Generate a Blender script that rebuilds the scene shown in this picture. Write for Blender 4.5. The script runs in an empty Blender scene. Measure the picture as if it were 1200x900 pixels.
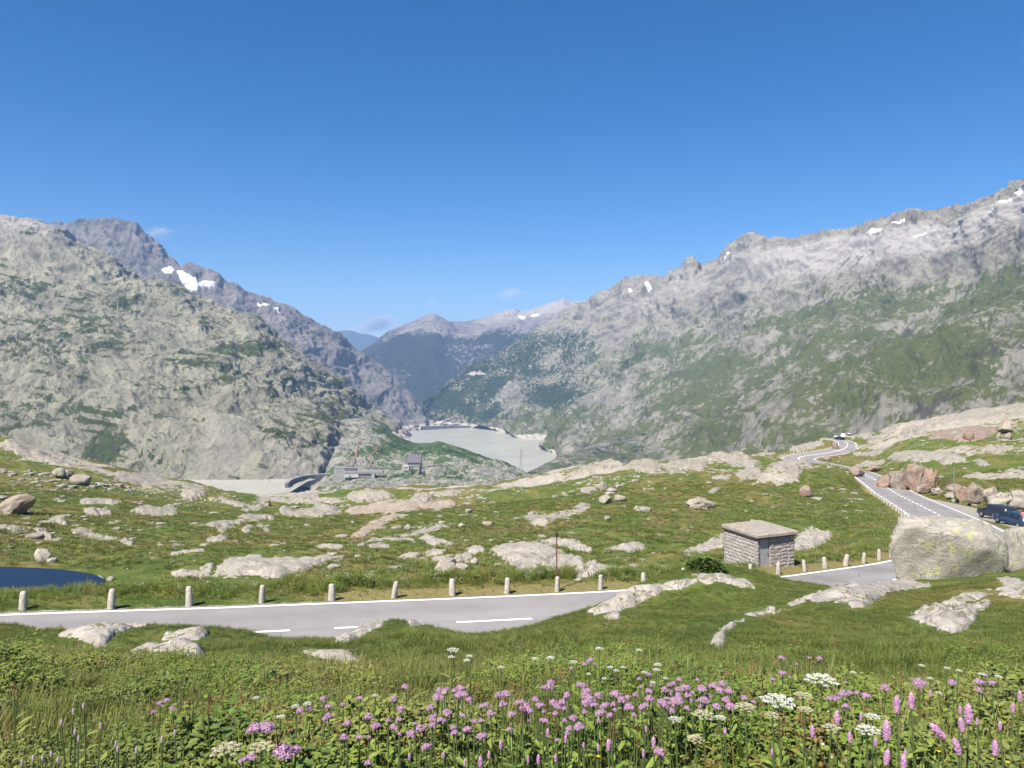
import bpy, bmesh, math, random
import numpy as np
from mathutils import Vector, Matrix

random.seed(7)
RNG = np.random.default_rng(7)
SC = bpy.context.scene
COL = SC.collection

# ---------------------------------------------------------------- camera
FPX, HZ = 900.0, 419.0            # focal length in photo pixels, photo row of the horizon
cam_data = bpy.data.cameras.new('camera')
cam_data.sensor_width = 36.0
cam_data.lens = 36.0 * FPX / 1200.0
cam_data.shift_y = -(450.0 - HZ) / 1200.0
cam_data.clip_start = 0.05
cam_data.clip_end = 90000.0
cam = bpy.data.objects.new('camera', cam_data)
cam.location = (0, 0, 0)
cam.rotation_euler = (math.radians(90), 0, 0)
COL.objects.link(cam)
SC.camera = cam

# ---------------------------------------------------------------- sky, sun, exposure
SUN_EL, SUN_AZ = 52.0, 217.0      # degrees; azimuth clockwise from the view direction (+Y)
world = bpy.data.worlds.new('World')
SC.world = world
world.use_nodes = True
wn = world.node_tree
bg = wn.nodes['Background']
sky = wn.nodes.new('ShaderNodeTexSky')
sky.sky_type = 'NISHITA'
sky.sun_disc = False
sky.sun_elevation = math.radians(SUN_EL)
sky.sun_rotation = math.radians(SUN_AZ)
sky.altitude = 2200
sky.air_density = 1.0
sky.dust_density = 0.6
sky.ozone_density = 2.0
hsv = wn.nodes.new('ShaderNodeHueSaturation')
hsv.inputs['Saturation'].default_value = 1.48
hsv.inputs['Hue'].default_value = 0.505
wn.links.new(sky.outputs[0], hsv.inputs['Color'])
wn.links.new(hsv.outputs[0], bg.inputs['Color'])
bg.inputs['Strength'].default_value = 0.058
sun_data = bpy.data.lights.new('sun', 'SUN')
sun_data.energy = 4.8
sun_data.angle = math.radians(0.53)
sun_data.color = (1.0, 0.93, 0.82)
sun = bpy.data.objects.new('sun', sun_data)
COL.objects.link(sun)
_e, _a = math.radians(SUN_EL), math.radians(SUN_AZ)
TO_SUN = Vector((math.cos(_e) * math.sin(_a), math.cos(_e) * math.cos(_a), math.sin(_e)))
sun.rotation_euler = TO_SUN.to_track_quat('Z', 'Y').to_euler()
sun.location = (0, -30, 60)
SC.view_settings.view_transform = 'Standard'
SC.view_settings.look = 'None'
SC.view_settings.exposure = 1.25
SC.view_settings.gamma = 1.0
SC.view_settings.use_curve_mapping = False
SC.render.engine = 'CYCLES'
SC.cycles.use_denoising = True
SC.cycles.max_bounces = 6
SC.cycles.diffuse_bounces = 3
SC.cycles.glossy_bounces = 2
SC.cycles.transmission_bounces = 4
SC.cycles.transparent_max_bounces = 8
SC.cycles.volume_bounces = 0
SC.cycles.use_adaptive_sampling = True
SC.cycles.adaptive_threshold = 0.01

# ---------------------------------------------------------------- numeric helpers
_perm = np.random.default_rng(11).permutation(256).astype(np.int32)
PERM = np.concatenate([_perm, _perm, _perm])
GR = np.array([[1,1,0],[-1,1,0],[1,-1,0],[-1,-1,0],[1,0,1],[-1,0,1],[1,0,-1],[-1,0,-1],
               [0,1,1],[0,-1,1],[0,1,-1],[0,-1,-1],[1,1,0],[-1,1,0],[0,-1,1],[0,-1,-1]], np.float32)

def perlin(x, y, z=0.0):
    x, y, z = np.broadcast_arrays(np.asarray(x, np.float32), np.asarray(y, np.float32), np.asarray(z, np.float32))
    xf, yf, zf = np.floor(x), np.floor(y), np.floor(z)
    xi, yi, zi = xf.astype(np.int32) & 255, yf.astype(np.int32) & 255, zf.astype(np.int32) & 255
    x, y, z = x - xf, y - yf, z - zf
    u, v, w = (t * t * t * (t * (t * 6 - 15) + 10) for t in (x, y, z))
    def cn(a, b, c):
        g = GR[PERM[PERM[PERM[(xi + a) & 255] + ((yi + b) & 255)] + ((zi + c) & 255)] & 15]
        return g[..., 0] * (x - a) + g[..., 1] * (y - b) + g[..., 2] * (z - c)
    a = cn(0,0,0); a = a + u * (cn(1,0,0) - a)
    b = cn(0,1,0); b = b + u * (cn(1,1,0) - b)
    a = a + v * (b - a)
    c = cn(0,0,1); c = c + u * (cn(1,0,1) - c)
    d = cn(0,1,1); d = d + u * (cn(1,1,1) - d)
    c = c + v * (d - c)
    return a + w * (c - a)

def fbm(x, y, z=0.0, o=4, g=0.5, l=2.03):
    s, a = 0, 1.0
    for k in range(o):
        s = s + a * perlin(x, y, z + 7.7 * k)
        a *= g; x = x * l; y = y * l; z = z * l
    return s

def ridged(x, y, z=0.0, o=4, g=0.5, l=2.03):
    s, a, t = 0, 1.0, 0
    for k in range(o):
        n = 1 - 2 * np.abs(perlin(x, y, z + 5.1 * k))
        s = s + a * n; t += a
        a *= g; x = x * l; y = y * l; z = z * l
    return s / t

def sstep(a, b, x):
    t = np.clip((x - a) / (b - a), 0, 1)
    return t * t * (3 - 2 * t)

def pchip(xk, yk, x):
    """monotone cubic through knots xk (n,), yk (n,...), at x (m,)"""
    xk = np.asarray(xk, float); yk = np.asarray(yk, float)
    sh = (-1,) + (1,) * (yk.ndim - 1)
    h = np.diff(xk).reshape(sh)
    dl = np.diff(yk, axis=0) / h
    m = np.zeros_like(yk)
    m[0], m[-1] = dl[0], dl[-1]
    if len(xk) > 2:
        s = dl[:-1] * dl[1:]
        w1, w2 = 2 * h[1:] + h[:-1], h[1:] + 2 * h[:-1]
        with np.errstate(divide='ignore', invalid='ignore'):
            mm = (w1 + w2) / (w1 / dl[:-1] + w2 / dl[1:])
        m[1:-1] = np.where(s > 0, mm, 0)
    i = np.clip(np.searchsorted(xk, x, side='right') - 1, 0, len(xk) - 2)
    hh = (xk[i + 1] - xk[i]).reshape(sh)
    t = (np.asarray(x).reshape(sh) - xk[i].reshape(sh)) / hh
    t = np.clip(t, 0, 1)
    return ((2*t**3 - 3*t**2 + 1) * yk[i] + (t**3 - 2*t**2 + t) * hh * m[i]
            + (-2*t**3 + 3*t**2) * yk[i + 1] + (t**3 - t**2) * hh * m[i + 1])

def wpt(px, py, d):
    """world point seen at photo pixel (px, py) at forward distance d"""
    return ((px - 600.0) / FPX * d, d, -(py - HZ) / FPX * d)

# ---------------------------------------------------------------- object helpers
def link(o, parent=None):
    COL.objects.link(o)
    if parent is not None:
        o.parent = parent
    return o

def tag(o, label=None, cat=None, group=None, kind=None):
    if label: o['label'] = label
    if cat: o['category'] = cat
    if group: o['group'] = group
    if kind: o['kind'] = kind
    return o

def empty(name, loc=(0, 0, 0), rz=0.0):
    o = bpy.data.objects.new(name, None)
    o.location = loc
    o.rotation_euler = (0, 0, rz)
    o.empty_display_size = 0.2
    return link(o)

def np_mesh(name, V, F, mats=None, smooth=True, attrs=None, midx=None):
    """V (n,3), F (m,4) or (m,3) int arrays"""
    me = bpy.data.meshes.new(name)
    V = np.ascontiguousarray(V, np.float32); F = np.ascontiguousarray(F, np.int32)
    k = F.shape[1]
    me.vertices.add(len(V)); me.vertices.foreach_set('co', V.ravel())
    me.loops.add(F.size); me.loops.foreach_set('vertex_index', F.ravel())
    me.polygons.add(len(F))
    me.polygons.foreach_set('loop_start', np.arange(0, F.size, k, dtype=np.int32))
    me.polygons.foreach_set('loop_total', np.full(len(F), k, np.int32))
    me.update(calc_edges=True)
    me.polygons.foreach_set('use_smooth', np.full(len(F), smooth))
    if mats:
        for m in (mats if isinstance(mats, (list, tuple)) else [mats]): me.materials.append(m)
    if midx is not None:
        me.polygons.foreach_set('material_index', np.ascontiguousarray(midx, np.int32))
    for nm, arr in (attrs or {}).items():
        at = me.attributes.new(nm, 'FLOAT', 'POINT')
        at.data.foreach_set('value', np.ascontiguousarray(arr, np.float32).ravel())
    return me

def np_obj(name, V, F, mats=None, parent=None, **kw):
    return link(bpy.data.objects.new(name, np_mesh(name, V, F, mats, **kw)), parent)

def grid_faces(nr, nc):
    i = np.arange(nr * nc).reshape(nr, nc)
    return np.stack([i[:-1, :-1], i[:-1, 1:], i[1:, 1:], i[1:, :-1]], -1).reshape(-1, 4)

class MB:
    """small mesh builder: plain vertex and face lists with a material slot per face"""
    def __init__(s): s.v, s.f, s.m = [], [], []
    def add(s, vs, fs, mi=0):
        b = len(s.v); s.v += [tuple(p) for p in vs]
        s.f += [tuple(b + i for i in q) for q in fs]; s.m += [mi] * len(fs)
    def box(s, c, size, mi=0, rz=0.0, taper=1.0):
        cx, cy, cz = c; sx, sy, sz = (q / 2 for q in size)
        cr, sr = math.cos(rz), math.sin(rz); vs = []
        for z, k in ((-sz, 1.0), (sz, taper)):
            for x, y in ((-sx, -sy), (sx, -sy), (sx, sy), (-sx, sy)):
                x *= k; y *= k
                vs.append((cx + x * cr - y * sr, cy + x * sr + y * cr, cz + z))
        s.add(vs, [(3,2,1,0),(4,5,6,7),(0,1,5,4),(1,2,6,5),(2,3,7,6),(3,0,4,7)], mi)
    def tube(s, pts, rad, n=6, mi=0, cap=True):
        pts = [Vector(p) for p in pts]
        rad = rad if isinstance(rad, (list, tuple)) else [rad] * len(pts)
        vs = []
        for i, p in enumerate(pts):
            d = (pts[min(i + 1, len(pts) - 1)] - pts[max(i - 1, 0)])
            d = d.normalized() if d.length > 1e-9 else Vector((0, 0, 1))
            a = d.cross(Vector((0, 1, 0)) if abs(d.y) < 0.9 else Vector((1, 0, 0))).normalized()
            b = d.cross(a)
            for k in range(n):
                t = 2 * math.pi * k / n
                vs.append(p + (a * math.cos(t) + b * math.sin(t)) * rad[i])
        fs = [(i*n + k, i*n + (k+1) % n, (i+1)*n + (k+1) % n, (i+1)*n + k) for i in range(len(pts)-1) for k in range(n)]
        if cap:
            fs.append(tuple(range(n-1, -1, -1))); fs.append(tuple((len(pts)-1)*n + k for k in range(n)))
        s.add(vs, fs, mi)
    def lathe(s, prof, n=12, c=(0, 0, 0), mi=0):
        vs, m = [], len(prof)
        for k in range(n):
            t = 2 * math.pi * k / n
            for r, z in prof: vs.append((c[0] + r * math.cos(t), c[1] + r * math.sin(t), c[2] + z))
        fs = [(k*m + i, ((k+1) % n)*m + i, ((k+1) % n)*m + i + 1, k*m + i + 1) for k in range(n) for i in range(m-1)]
        s.add(vs, fs, mi)
    def mesh(s, name, mats, smooth=False):
        me = bpy.data.meshes.new(name)
        me.from_pydata(s.v, [], s.f)
        for m in (mats if isinstance(mats, (list, tuple)) else [mats]): me.materials.append(m)
        me.polygons.foreach_set('material_index', s.m)
        me.polygons.foreach_set('use_smooth', [smooth] * len(s.f))
        me.update()
        return me
    def build(s, name, mats, parent=None, smooth=False):
        return link(bpy.data.objects.new(name, s.mesh(name, mats, smooth)), parent)

def children(o): return [c for c in bpy.data.objects if c.parent is o]

def copy_tree(o, loc, rz=0.0, scale=None, kids=None):
    c = o.copy(); COL.objects.link(c)
    c.location = loc; c.rotation_euler = (0, 0, rz)
    if scale: c.scale = (scale,) * 3
    for ch in kids:
        d = ch.copy(); d.parent = c; COL.objects.link(d)
    return c

# ---------------------------------------------------------------- materials
class NT:
    """thin wrapper to write node trees in few lines"""
    def __init__(s, name):
        s.mat = bpy.data.materials.new(name); s.mat.use_nodes = True
        s.t = s.mat.node_tree; s.t.nodes.clear()
        s.out = s.t.nodes.new('ShaderNodeOutputMaterial')
    def n(s, kind, **kw):
        nd = s.t.nodes.new(kind)
        for k, v in kw.items(): setattr(nd, k, v)
        return nd
    def put(s, sock, v):
        if hasattr(v, 'links') or isinstance(v, bpy.types.NodeSocket): s.t.links.new(v, sock)
        elif isinstance(v, (tuple, list)) and sock.type == 'RGBA' and len(v) == 3: sock.default_value = (*v, 1)
        else: sock.default_value = v
    def pos(s): return s.n('ShaderNodeNewGeometry').outputs['Position']
    def attr(s, name): return s.n('ShaderNodeAttribute', attribute_name=name).outputs['Fac']
    def map(s, vec, scale=(1,1,1), rot=(0,0,0), loc=(0,0,0)):
        m = s.n('ShaderNodeMapping'); s.put(m.inputs['Vector'], vec)
        m.inputs['Scale'].default_value = scale; m.inputs['Rotation'].default_value = rot; m.inputs['Location'].default_value = loc
        return m.outputs[0]
    def noise(s, vec, scale, detail=4, rough=0.55, dist=0.0):
        m = s.n('ShaderNodeTexNoise'); s.put(m.inputs['Vector'], vec)
        m.inputs['Scale'].default_value = scale; m.inputs['Detail'].default_value = detail
        m.inputs['Roughness'].default_value = rough; m.inputs['Distortion'].default_value = dist
        return m.outputs['Fac']
    def voro(s, vec, scale, feature='F1', out='Distance'):
        m = s.n('ShaderNodeTexVoronoi', feature=feature); s.put(m.inputs['Vector'], vec)
        m.inputs['Scale'].default_value = scale
        return m.outputs[out]
    def ramp(s, fac, a, b, lo=0.0, hi=1.0):
        m = s.n('ShaderNodeMapRange', interpolation_type='SMOOTHSTEP')
        s.put(m.inputs['Value'], fac)
        m.inputs['From Min'].default_value = a; m.inputs['From Max'].default_value = b
        m.inputs['To Min'].default_value = lo; m.inputs['To Max'].default_value = hi
        return m.outputs[0]
    def math(s, op, a, b=0.0, clamp=False):
        m = s.n('ShaderNodeMath', operation=op, use_clamp=clamp)
        s.put(m.inputs[0], a); s.put(m.inputs[1], b)
        return m.outputs[0]
    def mix(s, fac, a, b):
        m = s.n('ShaderNodeMix', data_type='RGBA')
        s.put(m.inputs[0], fac); s.put(m.inputs[6], a); s.put(m.inputs[7], b)
        return m.outputs[2]
    def bump(s, h, strength=0.5, dist=0.1):
        m = s.n('ShaderNodeBump'); s.put(m.inputs['Height'], h)
        m.inputs['Strength'].default_value = strength; m.inputs['Distance'].default_value = dist
        return m.outputs[0]
    def done(s, color, rough=0.9, normal=None, spec=0.25, metal=0.0):
        p = s.n('ShaderNodeBsdfPrincipled')
        s.put(p.inputs['Base Color'], color); s.put(p.inputs['Roughness'], rough)
        p.inputs['Specular IOR Level'].default_value = spec
        p.inputs['Metallic'].default_value = metal
        if normal is not None: s.put(p.inputs['Normal'], normal)
        s.t.links.new(p.outputs[0], s.out.inputs[0])
        return s.mat
    def leaf(s, color, transl=0.35, rough=0.5):
        p = s.n('ShaderNodeBsdfPrincipled'); s.put(p.inputs['Base Color'], color)
        p.inputs['Roughness'].default_value = rough; p.inputs['Specular IOR Level'].default_value = 0.25
        t = s.n('ShaderNodeBsdfTranslucent'); s.put(t.inputs['Color'], color)
        m = s.n('ShaderNodeMixShader'); m.inputs[0].default_value = transl
        s.t.links.new(p.outputs[0], m.inputs[1]); s.t.links.new(t.outputs[0], m.inputs[2])
        s.t.links.new(m.outputs[0], s.out.inputs[0])
        return s.mat

def turf_color(q, pos):
    """meadow colour: fresh green to olive brown patches; used by turf and by the grass that grows on it"""
    big = q.noise(pos, 0.055, 4, 0.6, 0.6)
    mid = q.noise(pos, 0.45, 3, 0.6)
    g = q.mix(q.ramp(mid, 0.35, 0.68), (0.066, 0.100, 0.022), (0.115, 0.148, 0.036))
    br = q.mix(q.ramp(mid, 0.3, 0.7), (0.112, 0.104, 0.030), (0.185, 0.160, 0.056))
    f = q.ramp(q.math('ADD', big, q.math('MULTIPLY', q.math('SUBTRACT', mid, 0.5), 0.35)), 0.41, 0.58)
    return q.mix(f, g, br)

def mat_plain(name, col, rough=0.6, nscale=0, amt=0.25, spec=0.3, metal=0.0, bump=0.0):
    q = NT(name)
    if not nscale: return q.done(col, rough, None, spec, metal)
    tc = q.n('ShaderNodeTexCoord').outputs['Object']
    nz = q.noise(tc, nscale, 5, 0.6)
    dark = tuple(c * (1 - amt) for c in col); lite = tuple(min(1, c * (1 + amt)) for c in col)
    return q.done(q.mix(q.ramp(nz, 0.3, 0.7), dark, lite), rough, q.bump(nz, bump, 0.05) if bump else None, spec, metal)

def mat_granite(name, scale=1.0, lichen=0.25, yellow=0.0, rust=0.0, base=(0.245, 0.222, 0.192), lite=(0.385, 0.357, 0.318), moss=0.0):
    q = NT(name); p = q.pos()
    n1 = q.noise(p, 1.1 * scale, 6, 0.65, 0.3); n2 = q.noise(p, 9 * scale, 4, 0.7); n3 = q.noise(q.map(p, (1, 1, 2.2), (0.3, 0.2, 0.5)), 0.45 * scale, 4, 0.6, 1.2)
    c = q.mix(q.ramp(n1, 0.3, 0.7), base, lite)
    c = q.mix(q.ramp(n2, 0.52, 0.70, 0, 0.5), c, (0.16, 0.15, 0.135))
    n5 = q.noise(q.map(p, (1, 1, .5)), 3.1 * scale, 7, 0.78, 0.6); c = q.mix(q.ramp(n5, 0.54, 0.68, 0, 0.45), c, (0.17, 0.155, 0.14))
    c = q.mix(q.ramp(n3, 0.56, 0.70, 0, lichen), c, (0.27, 0.28, 0.17))
    n4 = q.noise(p, 2.6 * scale, 5, 0.7, 0.8)
    if yellow: c = q.mix(q.ramp(q.math('ADD', n4, q.math('MULTIPLY', n3, 0.5)), 0.79, 0.90, 0, yellow), c, (0.40, 0.40, 0.17))
    if rust: c = q.mix(q.ramp(q.math('ADD', n3, q.math('MULTIPLY', n1, 0.4)), 0.64, 0.80, 0, rust), c, (0.25, 0.135, 0.08))
    w1 = q.noise(q.map(p, (1, 1, 2.0), (0.4, 0.3, 0.6)), 0.5 * scale, 5, 0.6, 1.5)
    crk = q.math('MULTIPLY', q.ramp(q.math('ABSOLUTE', q.math('SUBTRACT', w1, 0.5)), 0.0, 0.012, 1, 0), q.ramp(n1, 0.42, 0.55))
    c = q.mix(q.math('MULTIPLY', crk, 0.5), c, (0.13, 0.12, 0.10))
    if moss: c = q.mix(q.ramp(q.math('ADD', n5, q.math('MULTIPLY', n1, 0.5)), 0.80, 0.86, 0, moss), c, q.mix(n2, (0.07, 0.085, 0.025), (0.15, 0.13, 0.05)))
    h = q.math('ADD', q.math('MULTIPLY', n1, 0.7), q.math('ADD', q.math('MULTIPLY', n2, 0.25), q.math('MULTIPLY', crk, -0.3)))
    return q.done(c, 0.92, q.bump(h, 0.7, 0.25 / scale), 0.15)

M = {}
M['granite'] = mat_granite('granite', moss=.8)
M['granite_far'] = mat_granite('granite_weathered', 0.35, 0.4, base=(0.225, 0.202, 0.172), lite=(0.345, 0.317, 0.275), moss=.85)
M['granite_lichen'] = mat_granite('granite_lichen', 1.3, 0.4, 0.55, base=(0.225, 0.21, 0.185), lite=(0.355, 0.335, 0.295))
M['granite_rust'] = mat_granite('granite_rust', 0.6, 0.2, 0.0, 0.65, (0.165, 0.14, 0.125), (0.29, 0.25, 0.215))
M['granite_tan'] = mat_granite('granite_tan', 0.6, 0.3, 0.0, 0.3, (0.23, 0.195, 0.155), (0.36, 0.315, 0.26))

# ---------------------------------------------------------------- the road's course
STONES = [(27,711,26.5),(130,709,27.2),(222,706.5,28.3),(307,703.5,29.5),(389,700.5,30.5),(462,697.5,31.5),(530,695.5,32.4),
          (594,692.5,33.1),(653,690,33.8),(704,688,34.5),(755,684.5,35.4),(801,680,36.7),(843,677,38.2),(879,675,39.7),(912,671.5,41.6),
          (943,667,43.2),(967,664,44.8),(991,661,46.2),(1012,658,47.6),(1030,654.5,49),(1045,651,50.3)]
_le = [(-75, 6, -4.2), (-50, 15, -6.0), (-32, 21.2, -7.6)] + [wpt(*s) for s in STONES] + \
      [(28.6, 54.6, -13.6), (33.5, 62.5, -14.7), (37.6, 70.5, -15.7), (40.5, 78, -16.5), (47.0, 92.5, -18.6), (53.3, 108, -20.5),
       (62.0, 132, -23.5), (70.8, 154, -25.6), (78.5, 177, -27.4)]
_le = np.array(_le)
_t = np.gradient(_le[:, :2], axis=0); _t /= np.linalg.norm(_t, axis=1)[:, None]
_cen = _le.copy(); _cen[:, 0] += _t[:, 1] * 3.75; _cen[:, 1] -= _t[:, 0] * 3.75
_cen = np.vstack([_cen, [(86.8, 192, -28.4), (88.3, 205, -29.3), (87.2, 217, -30.2), (86.0, 228, -30.9), (88.0, 239, -31.4), (93.5, 248, -31.8), (101.5, 255, -32.1),
                         (110, 262, -32.3), (118, 272, -32.5), (126, 287, -32.6), (130.5, 300, -32.8), (131, 308, -32.9), (129, 314, -33.0)]])
for _ in range(1): _cen[1:-1] = 0.25 * _cen[:-2] + 0.5 * _cen[1:-1] + 0.25 * _cen[2:]
_s = np.concatenate([[0], np.cumsum(np.linalg.norm(np.diff(_cen, axis=0), axis=1))])
ROAD_S = np.arange(0, _s[-1], 0.75)
def _cr(k, x):
    m = np.gradient(_cen[:, k], _s); i = np.clip(np.searchsorted(_s, x, side='right') - 1, 0, len(_s) - 2)
    h = _s[i+1] - _s[i]; t = (x - _s[i]) / h
    return (2*t**3-3*t**2+1)*_cen[i,k] + (t**3-2*t**2+t)*h*m[i] + (-2*t**3+3*t**2)*_cen[i+1,k] + (t**3-t**2)*h*m[i+1]
ROAD = np.stack([_cr(k, ROAD_S) for k in range(3)], 1)
ROAD_T = np.gradient(ROAD[:, :2], axis=0); ROAD_T /= np.linalg.norm(ROAD_T, axis=1)[:, None]
ROAD_N = np.stack([ROAD_T[:, 1], -ROAD_T[:, 0]], 1)      # to the right-hand side
HALF = 3.2
WIDE = 1.7 * sstep(200, 222, ROAD[:, 1]) * sstep(290, 268, ROAD[:, 1]) * (ROAD[:, 0] < 122) + 0.45 * sstep(56, 75, ROAD[:, 1]) * sstep(190, 165, ROAD[:, 1])      # the bend is wider than the straight

def road_near(x, y):
    """signed offset from the centre line (right positive), road height and index"""
    sh = np.shape(x); x = np.ravel(x).astype(np.float64); y = np.ravel(y).astype(np.float64)
    off = np.empty(len(x)); zr = np.empty(len(x)); idx = np.empty(len(x), int)
    R = ROAD[::2]; N = ROAD_N[::2]; T = ROAD_T[::2]
    for a in range(0, len(x), 60000):
        dx = x[a:a+60000, None] - R[None, :, 0]; dy = y[a:a+60000, None] - R[None, :, 1]
        i = np.argmin(dx * dx + dy * dy, 1); r = np.arange(len(i))
        ddx, ddy = dx[r, i], dy[r, i]
        o = ddx * N[i, 0] + ddy * N[i, 1]
        al = ddx * T[i, 0] + ddy * T[i, 1]
        dist = np.sqrt(ddx**2 + ddy**2)
        off[a:a+60000] = np.where(np.abs(al) > 2.0, np.sign(o) * dist, o)
        g = np.gradient(R[:, 2]) / 1.5
        zr[a:a+60000] = R[i, 2] + np.clip(al, -2, 2) * g[i]
        idx[a:a+60000] = i * 2
    w = WIDE[idx]; off = np.sign(off) * np.maximum(np.abs(off) - w, 0)
    return off.reshape(sh), zr.reshape(sh), idx.reshape(sh)

# ---------------------------------------------------------------- near terrain as a height field
CTRL = {  # photo column -> (distance, row) pairs of the bare ground
 -350: [(1.5,1400),(2.5,1055),(4,885),(6,815),(9,772),(13,742),(17,728),(34,715),(45,690),(60,655),(90,615),(130,578),(180,543),(250,505),(330,520),(460,600)],
 0:    [(1.5,1400),(2.5,1050),(4,882),(6,812),(9,776),(12,756),(15,743),(19,752),(31.5,716),(37,706),(44,699),(50.5,693),(55,670),(62,655),(75,633),(90,615),(130,579),(180,549),(250,516),(330,535),(460,640)],
 100:  [(9,775),(12,755),(16,740),(33,713),(40,702),(47,697),(52,691),(56,672),(75,640),(110,603),(160,570),(230,544),(300,550),(460,645)],
 200:  [(4,882),(6,812),(9,776),(12,756),(16,743),(20,752),(33,708),(42,694),(50,680),(60,662),(85,634),(120,608),(180,582),(250,563),(330,570),(460,650)],
 232:  [(200,578),(250,567),(300,570)],
 262:  [(250,577),(300,580)],
 300:  [(9,775),(12,760),(16.5,752),(34,705),(42,690),(55,668),(80,643),(120,613),(180,593),(250,582),(330,590),(460,655)],
 395:  [(9,772),(12,762),(17,755),(36,702),(44,687),(55,670),(80,645),(120,618),(170,598),(240,578),(310,585),(460,655)],
 450:  [(4,880),(6,806),(9,768),(13,745),(18,734),(37,699),(45,684),(60,660),(90,632),(130,608),(180,592),(240,574),(310,582),(460,655)],
 580:  [(4,880),(6,804),(9,766),(13,754),(19,749),(38,694),(45,681),(60,653),(90,622),(140,596),(220,570),(270,568),(340,580),(460,650)],
 640:  [(9,765),(13,746),(20,729),(39,690),(46,677),(60,651),(90,618),(140,590),(200,568),(255,556),(320,566),(460,645)],
 720:  [(4,880),(6,803),(9,764),(13,734),(17,719),(22,706),(40,686),(48,668),(60,648),(90,613),(140,578),(200,555),(250,543),(320,556),(460,640)],
 800:  [(9,762),(13,734),(18,708),(25,684),(42,681),(50,660),(70,632),(110,596),(170,560),(235,541),(300,556),(460,635)],
 850:  [(4,880),(6,803),(9,760),(13,732),(18,709),(26,680),(44,672),(48,664),(60,645),(80,618),(120,586),(170,557),(235,536),(300,550),(460,630)],
 900:  [(9,757),(13,730),(18,709),(25,689),(46,666),(55,647),(80,612),(120,583),(170,557),(200,545),(245,534),(300,540),(460,620)],
 960:  [(9,755),(13,728),(18,706),(25,692),(50,655),(60,643),(85,607),(120,584),(150,556),(160,548),(170,545),(300,520),(330,522),(460,600)],
 985:  [(148,560),(158,550),(166,549)],
 1000: [(4,882),(6,806),(9,755),(13,728),(18,705),(26,688),(55,650),(65,636),(90,602),(120,583),(150,569),(215,548),(270,520),(310,511),(350,520),(460,600)],
 1060: [(9,756),(13,732),(19,707),(27,687),(32,679),(110,597),(150,571),(180,545),(220,520),(290,498),(340,510),(460,590)],
 1117: [(6,808),(9,757),(13,735),(20,705),(28,684),(32,678),(37,676),(100,587),(130,570),(160,550),(200,525),(290,489),(340,500),(460,580)],
 1200: [(1.5,1400),(2.5,1050),(4,884),(6,812),(9,765),(13,738),(20,703),(27,680),(32,668),(36,668),(83,607),(95,596),(110,583),(130,565),(170,530),(220,502),(300,474),(340,480),(460,560)],
 1550: [(1.5,1400),(2.5,1050),(4,884),(6,812),(9,762),(13,735),(20,700),(30,672),(50,640),(80,605),(110,560),(170,500),(220,470),(300,440),(460,520)],
}
_cp = [(px, d, py) for px, lst in CTRL.items() for d, py in lst]
for i in range(0, len(ROAD), 7):
    x, y, z = ROAD[i]
    if y > 14 and abs(x / y) < 1.1:
        for o in (-3.6, 3.6):
            xx, yy = x + ROAD_N[i, 0] * o, y + ROAD_N[i, 1] * o
            _cp.append((600 + xx / yy * FPX, yy, HZ - z / yy * FPX))
_cp = np.array(_cp, float)
_A = np.stack([_cp[:, 0] / 260.0, np.log(_cp[:, 1]) * 1.6], 1)
def _tps(r2): return np.where(r2 > 0, 0.5 * r2 * np.log(np.maximum(r2, 1e-12)), 0)
_n = len(_A)
_K = _tps(((_A[:, None] - _A[None]) ** 2).sum(-1)) + np.eye(_n) * 0.003
_P = np.hstack([np.ones((_n, 1)), _A])
_W = np.linalg.solve(np.block([[_K, _P], [_P.T, np.zeros((3, 3))]]), np.concatenate([_cp[:, 2], [0, 0, 0]]))

YS = np.exp(np.linspace(math.log(0.9), math.log(455.0), 500))
_in = np.linspace(-0.72, 0.72, 690)
TS = np.concatenate([-np.geomspace(3.2, 0.735, 26), _in, np.geomspace(0.735, 3.2, 26)])
PONDS = [(-38.4, 50.0, 8.6, 3.2), (-23.3, 49.0, 0.8, 0.6)]
POND_Z = -14.75

def base_rows(t, Y):
    a = np.clip(600 + t * FPX, -420, 1620) / 260.0; b = np.log(Y) * 1.6
    q = np.stack([a.ravel(), b.ravel()], 1); out = np.empty(len(q))
    for k in range(0, len(q), 20000):
        w = q[k:k+20000]
        r2 = (w[:, 0:1] - _A[None, :, 0]) ** 2 + (w[:, 1:2] - _A[None, :, 1]) ** 2
        out[k:k+20000] = _tps(r2) @ _W[:_n] + _W[_n] + w @ _W[_n+1:]
    return out.reshape(a.shape)

TT, YY = np.meshgrid(TS, YS)
# the smooth base is evaluated on a coarser grid and interpolated
_ct, _cy = np.linspace(-3.2, 3.2, 12), None
_tk = np.concatenate([np.linspace(-3.2, -0.8, 8), np.linspace(-0.78, 0.78, 140), np.linspace(0.8, 3.2, 8)])
_yk = YS[::2] if len(YS) % 2 else np.append(YS[::2], YS[-1])
_b = base_rows(*np.meshgrid(_tk, _yk))
_b = np.stack([np.interp(TS, _tk, r) for r in _b])
_b = np.stack([np.interp(np.log(YS), np.log(_yk), _b[:, j]) for j in range(len(TS))], 1)
XX = TT * YY
ZZ = -(_b - HZ) / FPX * YY
_far = sstep(18, 60, YY)
HUT_C = np.array([14.6, 45.4])
_calm = sstep(2.5, 6.5, np.hypot(XX - HUT_C[0], YY - HUT_C[1]))
ZZ += (0.05 * fbm(XX * 0.9, YY * 0.9, 0.3, 3) * sstep(2, 6, YY) * (1 - _far) + 0.30 * fbm(XX * 0.27, YY * 0.27, 1.3, 3) * (1 - _far) * sstep(4, 10, YY))
_far2 = sstep(60, 200, YY)
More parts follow.
